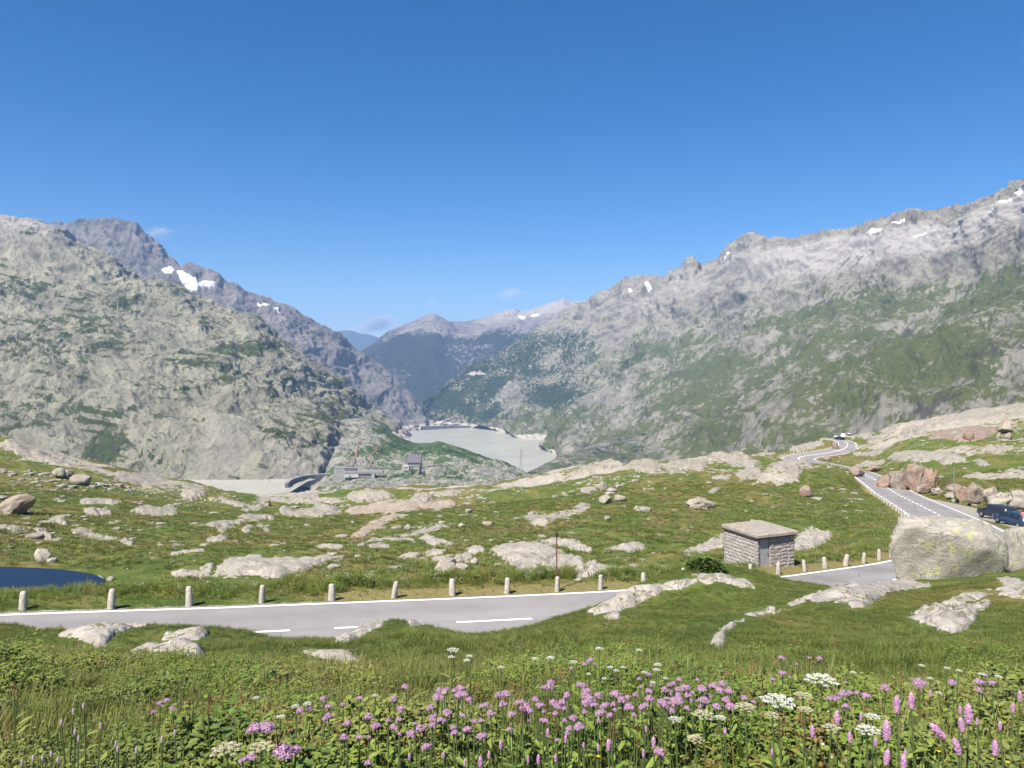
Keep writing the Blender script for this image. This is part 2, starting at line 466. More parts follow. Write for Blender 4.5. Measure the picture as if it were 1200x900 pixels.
ZZ += sstep(34, 55, YY) * _calm * (0.34 * fbm(XX / 3.4, YY / 4.5, 3.4, 3) + 0.25 * ridged(XX / 6, YY / 6, 5.1, 2) * sstep(-.3, .2, perlin(XX / 15, YY / 15, 1.8)))
ZZ += _far * _calm * (0.9 * fbm(XX / 13, YY / 13, 4.4, 3) * (0.5 + 0.5 * _far2) + (0.3 + 0.5 * _far2) * ridged(XX / 7 + 3, YY / 9, 9.1, 3) * sstep(-0.1, 0.35, perlin(XX / 22, YY / 22, 8.8)))
ZZ += _far2 * 0.8 * fbm(XX / 30, YY / 30, 2.2, 3)
# grassy hump that hides the road before the hairpin
_mx, _my = XX - 68.5, YY - 163.0; _mu, _mv = _mx * 0.95 - _my * 0.31, _mx * 0.31 + _my * 0.95
ZZ = np.maximum(ZZ, -23.4 - 3.2 * ((_mu / 7.5) ** 2 + (_mv / 20.0) ** 2) + 0.4 * fbm(XX / 5, YY / 5, 2.9, 2))
ROFF, RZ, RI = road_near(XX, YY)
_bl = 1 - sstep(HALF + 1.0, HALF + 5.5, np.abs(ROFF) - 0.9 * (ROFF < 0))
_bl = np.where((ROFF < 0) & (YY > 125), 1 - sstep(HALF + 0.5, HALF + 1.9, -ROFF), _bl)
_bl = np.where((ROFF > 0) & (YY < 60), 1 - sstep(HALF + 0.5, HALF + 3.0, ROFF), _bl)
# lay-by on the right of the road
LAYBY = [(49.5, 75), (66, 80), (66, 92), (62.5, 97.5), (66, 113), (69.5, 132), (66.5, 131), (63.8, 117), (57, 99)]
def poly_sd(px, py, poly):
    """signed distance to a polygon, positive inside"""
    P = np.asarray(poly, float); d = np.full(np.shape(px), 1e9); ins = np.zeros(np.shape(px), bool)
    for (x0, y0), (x1, y1) in zip(P, np.roll(P, -1, 0)):
        ex, ey = x1 - x0, y1 - y0
        t = np.clip(((px - x0) * ex + (py - y0) * ey) / (ex * ex + ey * ey + 1e-12), 0, 1)
        d = np.minimum(d, np.hypot(px - x0 - t * ex, py - y0 - t * ey))
        if abs(ey) > 1e-12:
            ins ^= ((y0 > py) != (y1 > py)) & (px < x0 + (py - y0) / ey * ex)
    return np.where(ins, d, -d)
LB = poly_sd(XX, YY, LAYBY)
_bl = np.maximum(_bl, sstep(-3.5, 0.0, LB))
ZZ = ZZ * (1 - _bl) + (RZ - 0.10) * _bl
# lower the ground a little more under the asphalt so that nothing pokes through
ZZ = np.where(np.abs(ROFF) < HALF + 0.1, RZ - 0.22, ZZ)
_pd = np.full(XX.shape, 9.0)
for cx, cy, rx, ry in PONDS:
    e = np.sqrt(((XX - cx) / rx) ** 2 + ((YY - cy) / ry) ** 2) + 0.18 * fbm(XX / 3, YY / 3, 3.1, 3)
    _pd = np.minimum(_pd, e)
ZZ = np.where(_pd < 1.6, np.minimum(ZZ, POND_Z + (_pd - 1.0) * 1.5) * (1 - sstep(1.15, 1.6, _pd)) + ZZ * sstep(1.15, 1.6, _pd), ZZ)
ROWS = HZ - FPX * ZZ / YY                     # photo row at which each ground point is seen
LNY = np.log(YS)

def ground(x, y):
    """terrain height by bilinear interpolation"""
    x = np.asarray(x, float); y = np.maximum(np.asarray(y, float), YS[0])
    t = np.clip(x / y, TS[0], TS[-1]); b = np.log(y)
    j = np.clip(np.searchsorted(TS, t, side='right') - 1, 0, len(TS) - 2)
    i = np.clip(np.searchsorted(YS, y, side='right') - 1, 0, len(YS) - 2)
    u = (t - TS[j]) / (TS[j+1] - TS[j]); v = np.clip((y - YS[i]) / (YS[i+1] - YS[i]), 0, 1)
    return (ZZ[i, j] * (1-u) * (1-v) + ZZ[i, j+1] * u * (1-v) + ZZ[i+1, j] * (1-u) * v + ZZ[i+1, j+1] * u * v)

def cast(px, py, up=0.0, dmin=1.6):
    """ground point seen at a photo pixel; with up, the foot of something whose top at height up is seen there"""
    t = (px - 600.0) / FPX
    z = ground(t * YS, YS) + up
    rows = HZ - FPX * z / YS
    ok = np.nonzero((rows <= py) & (YS >= dmin))[0]
    if len(ok) == 0:
        i = int(np.argmin(rows)); Y = YS[i]
    else:
        i = ok[0]; Y = YS[i]
        if i > 0 and rows[i-1] > py:
            f = (rows[i-1] - py) / (rows[i-1] - rows[i] + 1e-9)
            Y = YS[i-1] + f * (YS[i] - YS[i-1])
    X = t * Y
    return X, Y, float(ground(X, Y))

# terrain material: turf, bare soil, gravel by the road
q = NT('alpine_turf'); p = q.pos()
c = turf_color(q, p)
fine = q.noise(p, 5.5, 5, 0.7); fine2 = q.noise(p, 1.4, 5, 0.65)
c = q.mix(q.ramp(fine, 0.48, 0.72, 0, 0.55), c, (0.035, 0.055, 0.012))
c = q.mix(q.ramp(fine2, 0.55, 0.68, 0, 0.6), c, (0.19, 0.175, 0.07))
c = q.mix(q.ramp(q.noise(p, 0.21, 6, 0.7, 0.4), 0.53, 0.60, 0, 0.85), c, (0.062, 0.095, 0.022))
c = q.mix(q.ramp(q.noise(p, 0.85, 7, 0.8, 0.3), 0.50, 0.60, 0, 0.45), c, (0.06, 0.085, 0.022))
c = q.mix(q.ramp(q.noise(q.map(p, loc=(31, 7, 0)), 1.1, 7, 0.8, 0.3), 0.56, 0.64, 0, 0.55), c, (0.23, 0.20, 0.09))
c = q.mix(q.ramp(q.noise(p, 0.33, 7, 0.75, 0.4), 0.60, 0.68, 0, 0.6), c, (0.17, 0.125, 0.06))
rk = q.math('ADD', q.attr('rock'), q.math('MULTIPLY', q.math('SUBTRACT', q.noise(p, 0.55, 6, 0.7), 0.5), 1.1))
rkc = q.mix(q.ramp(q.noise(p, 1.3, 6, 0.7), 0.3, 0.7), (0.25, 0.225, 0.19), (0.40, 0.365, 0.315))
c = q.mix(q.ramp(rk, 0.52, 0.60), c, rkc)
gr = q.math('ADD', q.attr('gravel'), q.math('MULTIPLY', q.math('SUBTRACT', q.noise(p, 1.6, 5, 0.7), 0.5), 0.8))
grc = q.mix(q.ramp(q.noise(p, 9, 5, 0.7), 0.3, 0.7), (0.24, 0.22, 0.19), (0.36, 0.335, 0.30))
c = q.mix(q.ramp(gr, 0.45, 0.6), c, grc)
dry = q.math('ADD', q.attr('dry'), q.math('MULTIPLY', q.math('SUBTRACT', q.noise(p, 1.1, 4, 0.7), 0.5), 0.7))
c = q.mix(q.ramp(dry, 0.4, 0.7), c, q.mix(fine, (0.15, 0.14, 0.05), (0.25, 0.205, 0.095)))
hgt = q.math('ADD', q.math('MULTIPLY', q.noise(p, 0.9, 6, 0.7), 1.0), q.math('MULTIPLY', fine, 0.35))
M['turf'] = q.done(c, 0.95, q.bump(hgt, 0.8, 0.45), 0.1)

_rk = sstep(90, 260, YY) * (0.25 + 0.45 * sstep(-0.1, 0.4, fbm(XX / 26, YY / 26, 6.6, 3))) + 0.12 * sstep(30, 80, YY)
_px = 600 + TT * FPX
_rk += 0.22 * sstep(900, 1150, _px) * sstep(150, 250, YY) + 0.12 * sstep(560, 640, _px) * sstep(760, 690, _px) * sstep(180, 240, YY)
_rk = np.where(np.abs(ROFF) < HALF + 6, _rk * sstep(HALF + 1, HALF + 6, np.abs(ROFF)), _rk)
_gv = np.maximum(1 - sstep(HALF + 0.15, HALF + 0.75, np.abs(ROFF)), sstep(-0.5, 0.6, LB))
_dr = (1 - sstep(HALF + 0.9, HALF + 2.6, np.abs(ROFF))) * sstep(HALF, HALF + 0.3, np.abs(ROFF)) * (_px > 380) * (ROFF < 0)
_dr = np.maximum(_dr, 0.9 * (1 - sstep(0.6, 1.5, np.hypot(XX - 14.7, (YY - 43.1)))))
_V = np.stack([XX, YY, ZZ], -1).reshape(-1, 3)
_F = grid_faces(len(YS), len(TS))
# ground round and behind the camera, joined to the same sheet's first row
_gx, _gy = np.meshgrid(np.linspace(-60, 60, 41), np.linspace(-60, 0.86, 24))
_gz = -1.62 + np.minimum(0.06 * -_gy, 3.5) + 0.1 * fbm(_gx / 3, _gy / 3, 1.1, 2) - np.maximum(np.abs(_gx) - 2.7, 0) * 0.16 * sstep(-30, 0.8, _gy)
_V2 = np.stack([_gx, _gy, _gz], -1).reshape(-1, 3)
_F2 = grid_faces(24, 41) + len(_V)
_pad = np.zeros(len(_V2))
GROUND = np_obj('ground', np.vstack([_V, _V2]), np.vstack([_F, _F2]), M['turf'],
                attrs={'rock': np.concatenate([_rk.ravel(), _pad]), 'gravel': np.concatenate([_gv.ravel(), _pad]), 'dry': np.concatenate([_dr.ravel(), _pad])})
tag(GROUND, kind='structure')

# ---------------------------------------------------------------- ponds and lakes
def mat_water(name, col, rough=0.08, wave=0.5, scale=2.0, spec=0.3):
    q = NT(name); p = q.pos()
    n = q.noise(q.map(p, (1, 1.6, 1)), scale, 3, 0.6)
    return q.done(q.mix(q.ramp(n, 0.35, 0.65), tuple(c * 0.86 for c in col), col), rough, q.bump(n, wave, 0.03), spec)
M['pond'] = mat_water('pond_water', (0.010, 0.015, 0.027), 0.03, 0.05, 3.0, 0.07)
M['lake'] = mat_water('lake_water', (0.36, 0.355, 0.295), 0.3, 0.15, 0.006)
def sheet(name, pts, z, mat):
    n = len(pts)
    me = bpy.data.meshes.new(name); me.from_pydata([(x, y, z) for x, y in pts], [], [tuple(range(n))]); me.materials.append(mat)
    return tag(link(bpy.data.objects.new(name, me)), kind='structure')
for cx, cy, rx, ry in PONDS:
    sheet('pond_water', [(cx + 1.35 * rx * math.cos(a), cy + 1.35 * ry * math.sin(a)) for a in np.linspace(0, 2 * math.pi, 40, endpoint=False)], POND_Z, M['pond'])
L1, L2 = -280.0, -433.0
sheet('lake_water', [(-2300, 1450), (-462, 1450), (-462, 1740), (-440, 1800), (-1500, 2300), (-2300, 2100)], L1, M['lake'])
sheet('lake_water', [(-900, 2300), (700, 2300), (900, 3200), (600, 4300), (80, 4716), (-140, 4760), (-330, 4716), (-650, 4500), (-900, 3600)], L2, M['lake'])

# ---------------------------------------------------------------- mountains
def mat_mountain(name, rockA, rockB, vegA, vegB, s=1.0, shrub=(0.030, 0.048, 0.020)):
    q = NT(name); p = q.pos()
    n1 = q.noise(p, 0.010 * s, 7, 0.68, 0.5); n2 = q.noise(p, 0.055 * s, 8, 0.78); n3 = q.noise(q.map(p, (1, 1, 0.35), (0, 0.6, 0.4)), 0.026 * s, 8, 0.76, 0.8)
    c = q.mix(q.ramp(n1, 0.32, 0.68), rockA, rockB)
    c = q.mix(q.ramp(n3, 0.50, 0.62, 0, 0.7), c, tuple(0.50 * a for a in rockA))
    c = q.mix(q.ramp(n2, 0.54, 0.66, 0, 0.6), c, tuple(1.25 * a for a in rockB))
    c = q.mix(q.ramp(q.attr('pale'), 0, 1), c, q.mix(n2, (0.32, 0.295, 0.275), (0.46, 0.43, 0.405)))
    v = q.math('ADD', q.attr('veg'), q.math('MULTIPLY', q.math('SUBTRACT', q.math('MULTIPLY', q.math('ADD', n2, n3), 0.5), 0.5), 3.4))
    c = q.mix(q.ramp(v, 0.36, 0.54), c, q.mix(q.ramp(n2, 0.35, 0.65), vegA, vegB))
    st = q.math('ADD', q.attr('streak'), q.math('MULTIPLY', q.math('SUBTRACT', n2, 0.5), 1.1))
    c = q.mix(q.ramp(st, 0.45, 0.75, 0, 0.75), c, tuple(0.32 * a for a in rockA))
    f = q.math('ADD', q.attr('shrub'), q.math('MULTIPLY', q.math('SUBTRACT', n2, 0.5), 2.0))
    c = q.mix(q.ramp(f, 0.42, 0.52), c, shrub)
    c = q.mix(q.ramp(q.math('ADD', q.attr('shore'), q.math('MULTIPLY', q.math('SUBTRACT', n2, 0.5), 0.5)), 0.45, 0.6), c, (0.46, 0.42, 0.37))
    h = q.math('ADD', n2, q.math('ADD', n1, n3))
    return q.done(c, 0.95, q.bump(h, 0.9, 16.0 / s), 0.05)

def loft(name, rows, pxs, vs, disp, mat, attrs, curve=0.0):
    """a mountain as a surface through crest, flank and foot lines (photo column, row, distance); disp(X,Y,Z,v,px) in metres along the normal"""
    lines = []
    for r in rows:
        r = np.array(r, float)
        rx = np.interp(pxs, [pxs[0], pxs[-1]], [r[0, 0], r[-1, 0]]) if r[0, 0] > pxs[0] or r[-1, 0] < pxs[-1] else pxs
        pyd = pchip(r[:, 0], r[:, 1:], rx)
        lines.append(np.stack([(rx - 600) / FPX * pyd[:, 1], pyd[:, 1], -(pyd[:, 0] - HZ) / FPX * pyd[:, 1]], -1))
    L = np.stack(lines)                                   # rows x nu x 3
    P = pchip(np.arange(len(rows)), L, vs)                 # nv x nu x 3
    du = np.gradient(P, axis=1); dv = np.gradient(P, axis=0)
    n = np.cross(du, dv); n /= np.linalg.norm(n, axis=-1)[..., None] + 1e-9
    n *= np.sign(n[..., 2:3] + 1e-9)
    X, Y, Z = P[..., 0], P[..., 1], P[..., 2]
    V = np.broadcast_to(np.asarray(vs)[:, None], X.shape); PX = 600 + X / Y * FPX; PY = HZ - Z / Y * FPX
    d, ex = disp(X, Y, Z, V, PX, PY)
    P = P + n * d[..., None]
    A = attrs(P, V, PX, PY, d, ex)
    o = np_obj(name, P.reshape(-1, 3), grid_faces(*X.shape), mat, attrs={k: a.ravel() for k, a in A.items()})
    tag(o, kind='structure')
    return o, P, n, PX, PY

def pxgrid(a, lo, hi, b, fine, coarse=30):
    g = [np.linspace(lo, hi, int((hi - lo) * fine))]
    if a < lo: g.insert(0, np.linspace(a, lo, max(3, int((lo - a) / coarse)), endpoint=False))
    if b > hi: g.append(np.linspace(hi, b, max(3, int((b - hi) / coarse)))[1:])
    return np.concatenate(g)

def strata(X, Z, ang, la, lb):
    """coordinates along and across a dipping direction in the (x, height) plane"""
    c, s = math.cos(ang), math.sin(ang)
    return (X * c + Z * s) / la, (-X * s + Z * c) / lb

# ---- left flank: granite slabs above the upper lake
def dispA(X, Y, Z, V, PX, PY):
    a, b = strata(X, Z, -0.55, 160.0, 60.0)
    wx = 0.35 * fbm(X / 260, Y / 260, Z / 260, 2)
    r1 = ridged(X / 300 + wx, Y / 500, Z / 260, 4, 0.55)
    r2 = ridged(a + wx * 2, b, Y / 400, 4, 0.6)
    big = 0.8 * fbm(X / 700, Y / 700, Z / 500, 3)
    k = np.where(V < 1, 1, np.exp(-(V - 1) * 3))
    edge = sstep(0.0, 0.10, V)
    pil = ridged(X / 55, Y / 90, Z / 400, 3) * sstep(500, 530, PY) * sstep(200, 260, PX)      # pillared cliffs above the water
    dome = np.exp(-(np.abs(PX - 266) / 36) ** 4 - (np.abs(PY - 530) / 36) ** 4)
    return 40 * dome * sstep(0.02, 0.3, V) * (1 - ((PX - 266) / 60) ** 2) + edge * (1 - .72 * dome) * (70 * big + 40 * (r1 - 0.5) + 26 * (r2 - 0.5) + 20 * pil + 9 * (ridged(X / 42 + wx, Y / 60, Z / 34, 3, 0.6) - 0.5)), (r1, r2, wx)
def attrA(P, V, PX, PY, d, ex):
    X, Y, Z = P[..., 0], P[..., 1], P[..., 2]; r1, r2, wx = ex
    a, b = strata(X, Z, -0.30, 90.0, 26.0)
    cracks = sstep(0.62, 0.92, ridged(a + wx * 4, b + wx * 3, Y / 260, 3, 0.6))
    patch = sstep(-0.05, 0.35, fbm(X / 170, Z / 90, Y / 300, 4, 0.6))
    veg = 0.20 + 0.48 * cracks * (0.55 + 0.6 * patch) + 0.17 * patch
    dome = np.exp(-(np.abs(PX - 266) / 36) ** 4 - (np.abs(PY - 530) / 36) ** 4)
    veg -= 0.45 * dome
    veg -= 0.30 * sstep(330, 268, PY) + 0.12 * sstep(500, 540, PY) * sstep(220, 300, PX)
    for cx, cy, rx, ry in ((350, 525, 60, 14), (110, 383, 26, 12), (95, 368, 40, 6), (130, 530, 26, 14), (395, 500, 40, 12), (150, 350, 30, 5), (255, 500, 40, 10), (270, 435, 16, 10), (300, 410, 40, 8), (120, 530, 12, 20), (235, 540, 8, 22)):
        veg += 0.28 * np.exp(-((PX - cx) / rx) ** 2 - ((PY - cy) / ry) ** 2)
    shrub = 0.05 + 0.30 * cracks * patch
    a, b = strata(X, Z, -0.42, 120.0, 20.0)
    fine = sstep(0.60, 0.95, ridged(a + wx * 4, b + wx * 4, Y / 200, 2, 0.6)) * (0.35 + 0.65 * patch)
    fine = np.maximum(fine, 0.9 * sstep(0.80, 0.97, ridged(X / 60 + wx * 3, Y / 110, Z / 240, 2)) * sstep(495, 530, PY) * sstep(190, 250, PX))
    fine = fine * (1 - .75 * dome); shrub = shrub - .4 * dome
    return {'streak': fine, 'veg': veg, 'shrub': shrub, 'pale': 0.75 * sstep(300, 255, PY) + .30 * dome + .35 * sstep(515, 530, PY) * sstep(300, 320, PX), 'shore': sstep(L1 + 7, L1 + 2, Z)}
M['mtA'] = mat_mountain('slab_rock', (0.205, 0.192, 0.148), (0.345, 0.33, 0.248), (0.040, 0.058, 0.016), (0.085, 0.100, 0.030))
loft('mountain_slope', [
    [(-260,165,3300),(0,246,3000),(28,252,3010),(50,256,3050),(75,270,3050),(100,286,3050),(133,303,3050),(165,320,3030),(200,334,3000),(233,356,2950),(262,365,2920),(293,374,2900),(320,400,2900),(367,430,2900),(400,453,2950),(423,473,3000),(450,497,3100),(468,520,3200)],
    [(-260,330,2650),(0,345,2500),(100,365,2480),(233,400,2450),(330,440,2450),(400,485,2550),(440,505,2720),(472,535,2800)],
    [(-260,450,2120),(0,450,2050),(150,470,2000),(270,490,1960),(360,505,2000),(430,525,2350),(478,560,2450)],
    [(-260,569,1722),(0,569,1722),(150,568,1722),(240,567,1722),(340,568,1722),(400,578,1800),(440,575,2100),(485,600,2200)]][::-1] + [
    [(-260,330,4200),(0,420,3700),(200,440,3600),(400,500,3500),(468,540,3700)]],
    pxgrid(-260, -15, 468, 468, 1.05), np.concatenate([np.linspace(0, 3, 330), np.linspace(3, 4, 10)[1:]]), lambda X,Y,Z,V,PX,PY: dispA(X,Y,Z,np.clip(V/3,0,9),PX,PY), M['mtA'], attrA)

# ---- back left: the dark peak with snow and its long shoulder
def dispB(X, Y, Z, V, PX, PY):
    a, b = strata(X, Z, -0.9, 420.0, 130.0)
    r1 = ridged(X / 620, Y / 620, Z / 520, 5, 0.58); r2 = ridged(a, b, Y / 600, 4, 0.6)
    cliff = sstep(330, 285, PY) * sstep(230, 190, PX)
    flute = ridged(X / 110, Y / 140, Z / 900, 3) * cliff
    return (0.35 + 0.65 * sstep(0.0, 0.3, 2 - np.minimum(V, 2))) * (100 * (r1 - 0.5) + 38 * (r2 - 0.5)) + 45 * (flute - .75 * cliff) + 22 * (ridged(X / 80, Y / 120, Z / 90, 3, .65) - .5), (r1, r2)
def attrB(P, V, PX, PY, d, ex):
    X, Y, Z = P[..., 0], P[..., 1], P[..., 2]; r1, r2 = ex
    low = sstep(-100, -330, Z) ; n = fbm(X / 260, Y / 260, Z / 160, 4, 0.6)
    line = PY - (300 + (PX - 200) * 0.72)          # height below the shoulder's crest
    veg = 0.14 + 0.30 * sstep(25, 80, line) + 0.30 * n
    return {'veg': veg, 'shrub': 0.10 + 0.42 * sstep(40, 110, line) * sstep(250, 330, PX) + 0.30 * n, 'pale': 0.22 * sstep(0.4, 0.8, r2) * sstep(200, 240, PX), 'shore': sstep(L2 + 22, L2 + 8, Z)}
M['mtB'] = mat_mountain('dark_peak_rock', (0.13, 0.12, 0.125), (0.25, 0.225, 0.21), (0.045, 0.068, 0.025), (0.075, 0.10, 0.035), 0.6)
LB_, PB, NB, PXB, PYB = loft('mountain_ridge', [
    [(-120,470,3900),(65,470,3900),(200,480,3900),(300,495,4000),(400,515,4250),(450,512,4500),(494,507,4800)],
    [(-120,400,4500),(65,380,4500),(200,400,4450),(300,420,4450),(380,450,4600),(440,480,4750),(496,500,4860)],
    [(-120,300,5500),(30,275,5500),(65,262,5500),(75,264,5480),(83,263,5450),(95,260,5420),(110,261,5400),(125,258,5370),(143,258,5350),(151,259,5320),(157,262,5300),(167,272,5260),(178,281,5220),(187,287,5200),(198,301,5150),(207,307,5120),(212,315,5100),(222,309,5090),(233,313,5080),(245,319,5060),(253,323,5050),(262,332,5050),(277,335,5050),(288,343,5060),(300,348,5080),(312,351,5090),(323,357,5100),(336,361,5120),(350,367,5130),(362,374,5140),(373,380,5150),(393,390,5180),(404,401,5200),(423,415,5220),(443,428,5250),(467,447,5280),(487,463,5300),(498,474,5300)],
    [(-120,420,7000),(200,440,6800),(400,480,6500),(498,520,5900)]],
    pxgrid(-120, 40, 498, 498, 0.9), np.concatenate([np.linspace(0, 1, 60)[:-1], np.linspace(1, 2, 170), np.linspace(2, 3, 10)[1:]]), dispB, M['mtB'], attrB)

# ---- far end of the valley
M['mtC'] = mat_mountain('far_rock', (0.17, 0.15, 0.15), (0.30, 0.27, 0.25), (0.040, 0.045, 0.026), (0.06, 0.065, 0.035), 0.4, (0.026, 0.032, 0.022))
def dispC(X, Y, Z, V, PX, PY):
    r1 = ridged(X / 1100, Y / 1100, Z / 900, 5, 0.58); r2 = ridged(X / 350, Y / 500, Z / 900, 3, 0.6)
    return (0.3 + 0.7 * sstep(0.0, 0.3, 1 - np.minimum(V, 1))) * (170 * (r1 - 0.5) + 60 * (r2 - 0.5)), (r1, r2)
def attrC(P, V, PX, PY, d, ex):
    X, Y, Z = P[..., 0], P[..., 1], P[..., 2]
    low = sstep(372, 410, PY); n = fbm(X / 500, Y / 500, Z / 300, 4, 0.6)
    return {'veg': 0.20 + 0.35 * low + 0.25 * n, 'shrub': 0.12 + 0.55 * low + 0.25 * n, 'pale': 0.8 * sstep(385, 362, PY) * sstep(520, 560, PX), 'shore': 0 * X}
LC_, PC, NC, PXC, PYC = loft('far_mountain', [
    [(380,535,6200),(500,535,6200),(620,530,6600),(760,520,7200)],
    [(380,460,7300),(470,440,7400),(520,440,7500),(620,420,7600),(760,400,7900)],
    [(380,440,9000),(430,408,9000),(443,398,9000),(463,387,9000),(476,381,8980),(487,377,8950),(498,371,8930),(507,368,8900),(516,372,8900),(527,378,8900),(540,379,8880),(553,378,8850),(567,373,8830),(583,368,8800),(592,364,8780),(600,362,8750),(613,363,8700),(627,361,8650),(640,355,8600),(652,351,8550),(660,348,8500),(668,351,8500),(677,352,8450),(690,352,8400),(760,340,8300)],
    [(380,470,12000),(500,440,12000),(760,420,11000)]],
    pxgrid(380, 400, 720, 760, 0.95), np.concatenate([np.linspace(0, 1, 60)[:-1], np.linspace(1, 2, 90), np.linspace(2, 3, 8)[1:]]), lambda X,Y,Z,V,PX,PY: dispC(X,Y,Z,V/2,PX,PY), M['mtC'], attrC)
loft('distant_hill', [
    [(250,450,15000),(400,450,15500),(560,450,15500)],
    [(250,400,18000),(360,398,18000),(385,392,18000),(397,389,18000),(410,388,18000),(420,391,18000),(433,393,18000),(447,397,18000),(480,402,18000),(560,412,18000)],
    [(250,440,21000),(560,440,21000)]],
    pxgrid(250, 370, 470, 560, 0.8), np.linspace(0, 2, 40), lambda X,Y,Z,V,PX,PY: (60 * fbm(X/900, Y/900, 0.4, 4) , None), M['mtC'],
    lambda P,V,PX,PY,d,ex: {'veg': 0.8 + 0 * V, 'shrub': 0.4 + 0 * V, 'pale': 0 * V, 'shore': 0 * V})

# ---- right flank: long ridge with pale summits, gullied green slopes
def dispD(X, Y, Z, V, PX, PY):
    a, b = strata(X, Z, 0.62, 520.0, 105.0)
    w = 0.3 * fbm(X / 500, Y / 500, Z / 400, 2)
    r1 = ridged(X / 560 + w, Y / 700, Z / 420, 5, 0.55); r2 = ridged(a + w, b + w * 2, Y / 900, 4, 0.6)
    c, e = strata(X, Z, 0.62, 190.0, 34.0)
    r3 = ridged(c + w * 2, e + w * 3, Y / 400, 3, 0.6)
    top = sstep(2.3, 2.9, V)
    tooth = 0.6 * ridged(X / 95, Y / 160, Z / 400, 3, 0.6) + 0.5 * ridged(X / 34, Y / 60, Z / 200, 3, 0.65)
    near = sstep(3500, 1600, Y)
    fade = 0.25 + 0.75 * sstep(3.0, 2.6, np.minimum(V, 3))
    return fade * (115 * (r1 - 0.5) + (56 - 18 * near) * (r2 - 0.5) + 16 * (r3 - 0.4) + 9 * (ridged(X / 45, Y / 70, Z / 36, 3, .6) - .5)) + 46 * top * (tooth - 0.5) * sstep(3.6, 3.0, V), (r1, r2, r3, w)
def attrD(P, V, PX, PY, d, ex):
    X, Y, Z = P[..., 0], P[..., 1], P[..., 2]; r1, r2, r3, w = ex
    crest = np.interp(PX, [600,700,760,800,860,900,960,1040,1120,1200], [385,350,325,310,285,282,276,258,248,220])
    below = PY - crest
    lim = np.interp(PX, [650,750,850,950,1050,1200], [22,38,62,55,60,52])
    a, b = strata(X, Z, 0.62, 150.0, 26.0)
    st = ridged(a + w * 3, b + w * 3, Y / 500, 3, 0.6)
    n = fbm(X / 330, Y / 330, Z / 200, 4, 0.6)
    grassy = sstep(lim - 10, lim + 45, below)
    veg = 0.13 + grassy * (0.345 + 0.42 * (0.5 - st) + 0.36 * n) + 0.06 * sstep(800, 1000, PX) * grassy
    for cx, cy, rx, ry, k in ((655,490,45,16,0.32),(850,440,70,25,0.14),(990,470,60,14,0.22),(1100,400,70,50,0.14),(820,480,60,28,0.10),(740,520,60,12,0.16),(1090,440,60,30,0.12),(850,475,40,15,0.14)):
        veg += k * np.exp(-((PX - cx) / rx) ** 2 - ((PY - cy) / ry) ** 2)
    for cx, cy, rx, ry, k in ((740,480,30,25,0.18),(700,400,40,14,0.08),(1000,300,120,22,0.25),(900,500,40,20,0.10),(575,440,16,5,0.3)):
        veg -= k * np.exp(-((PX - cx) / rx) ** 2 - ((PY - cy) / ry) ** 2)
    forest = sstep(760, 640, PX) * sstep(372, 395, PY) * sstep(520, 470, PY)
    shrub = 0.06 + 0.50 * forest + 0.34 * n * grassy + 0.12 * sstep(500, 535, PY) * sstep(820, 700, PX) + 0.10 * np.exp(-((PX - 900) / 110) ** 2 - ((PY - 362) / 22) ** 2) + 0.1 * np.exp(-((PX - 760) / 70) ** 2 - ((PY - 425) / 25) ** 2)
    pale = (1 - sstep(lim - 22, lim + 8, below)) * (0.45 + 0.55 * sstep(860, 960, PX)) * sstep(8, 22, below + 14 * n)
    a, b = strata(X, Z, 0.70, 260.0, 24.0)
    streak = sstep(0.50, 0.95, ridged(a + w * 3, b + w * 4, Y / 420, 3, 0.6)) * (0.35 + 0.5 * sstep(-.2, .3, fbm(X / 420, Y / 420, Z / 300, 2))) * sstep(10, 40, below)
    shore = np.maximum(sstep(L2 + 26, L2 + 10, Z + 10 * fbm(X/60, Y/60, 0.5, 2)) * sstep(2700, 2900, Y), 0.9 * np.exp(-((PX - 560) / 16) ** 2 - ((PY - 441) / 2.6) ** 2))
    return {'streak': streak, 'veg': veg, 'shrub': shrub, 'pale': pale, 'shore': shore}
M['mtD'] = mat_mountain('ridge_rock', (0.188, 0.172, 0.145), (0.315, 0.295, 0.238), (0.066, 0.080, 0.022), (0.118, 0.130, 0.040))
ridgeD = [(482,500,5200),(493,488,5200),(500,472,5200),(513,460,5200),(533,443,5300),(567,423,5400),(600,403,5500),(633,383,5600),(650,373,5650),(663,366,5700),(676,359,5750),(690,353,5800),(700,345,5700),(710,342,5600),(722,335,5500),(733,328,5400),(748,325,5300),(763,323,5200),(771,327,5150),(778,328,5100),(786,322,5050),(793,318,5000),(802,311,4950),(810,305,4900),(816,311,4850),(822,315,4800),(831,311,4750),(840,307,4700),(850,298,4600),(863,288,4500),(872,283,4450),(883,278,4400),(892,279,4350),(900,283,4300),(912,281,4250),(930,281,4150),(957,277,4000),(967,273,3950),(985,273,3880),(1005,270,3800),(1020,265,3700),(1036,260,3600),(1055,256,3500),(1074,255,3400),(1092,254,3300),(1112,250,3200),(1128,247,3100),(1143,242,3000),(1155,238,2950),(1167,233,2900),(1180,228,2850),(1194,221,2800),(1300,185,2500),(1480,140,2300)]
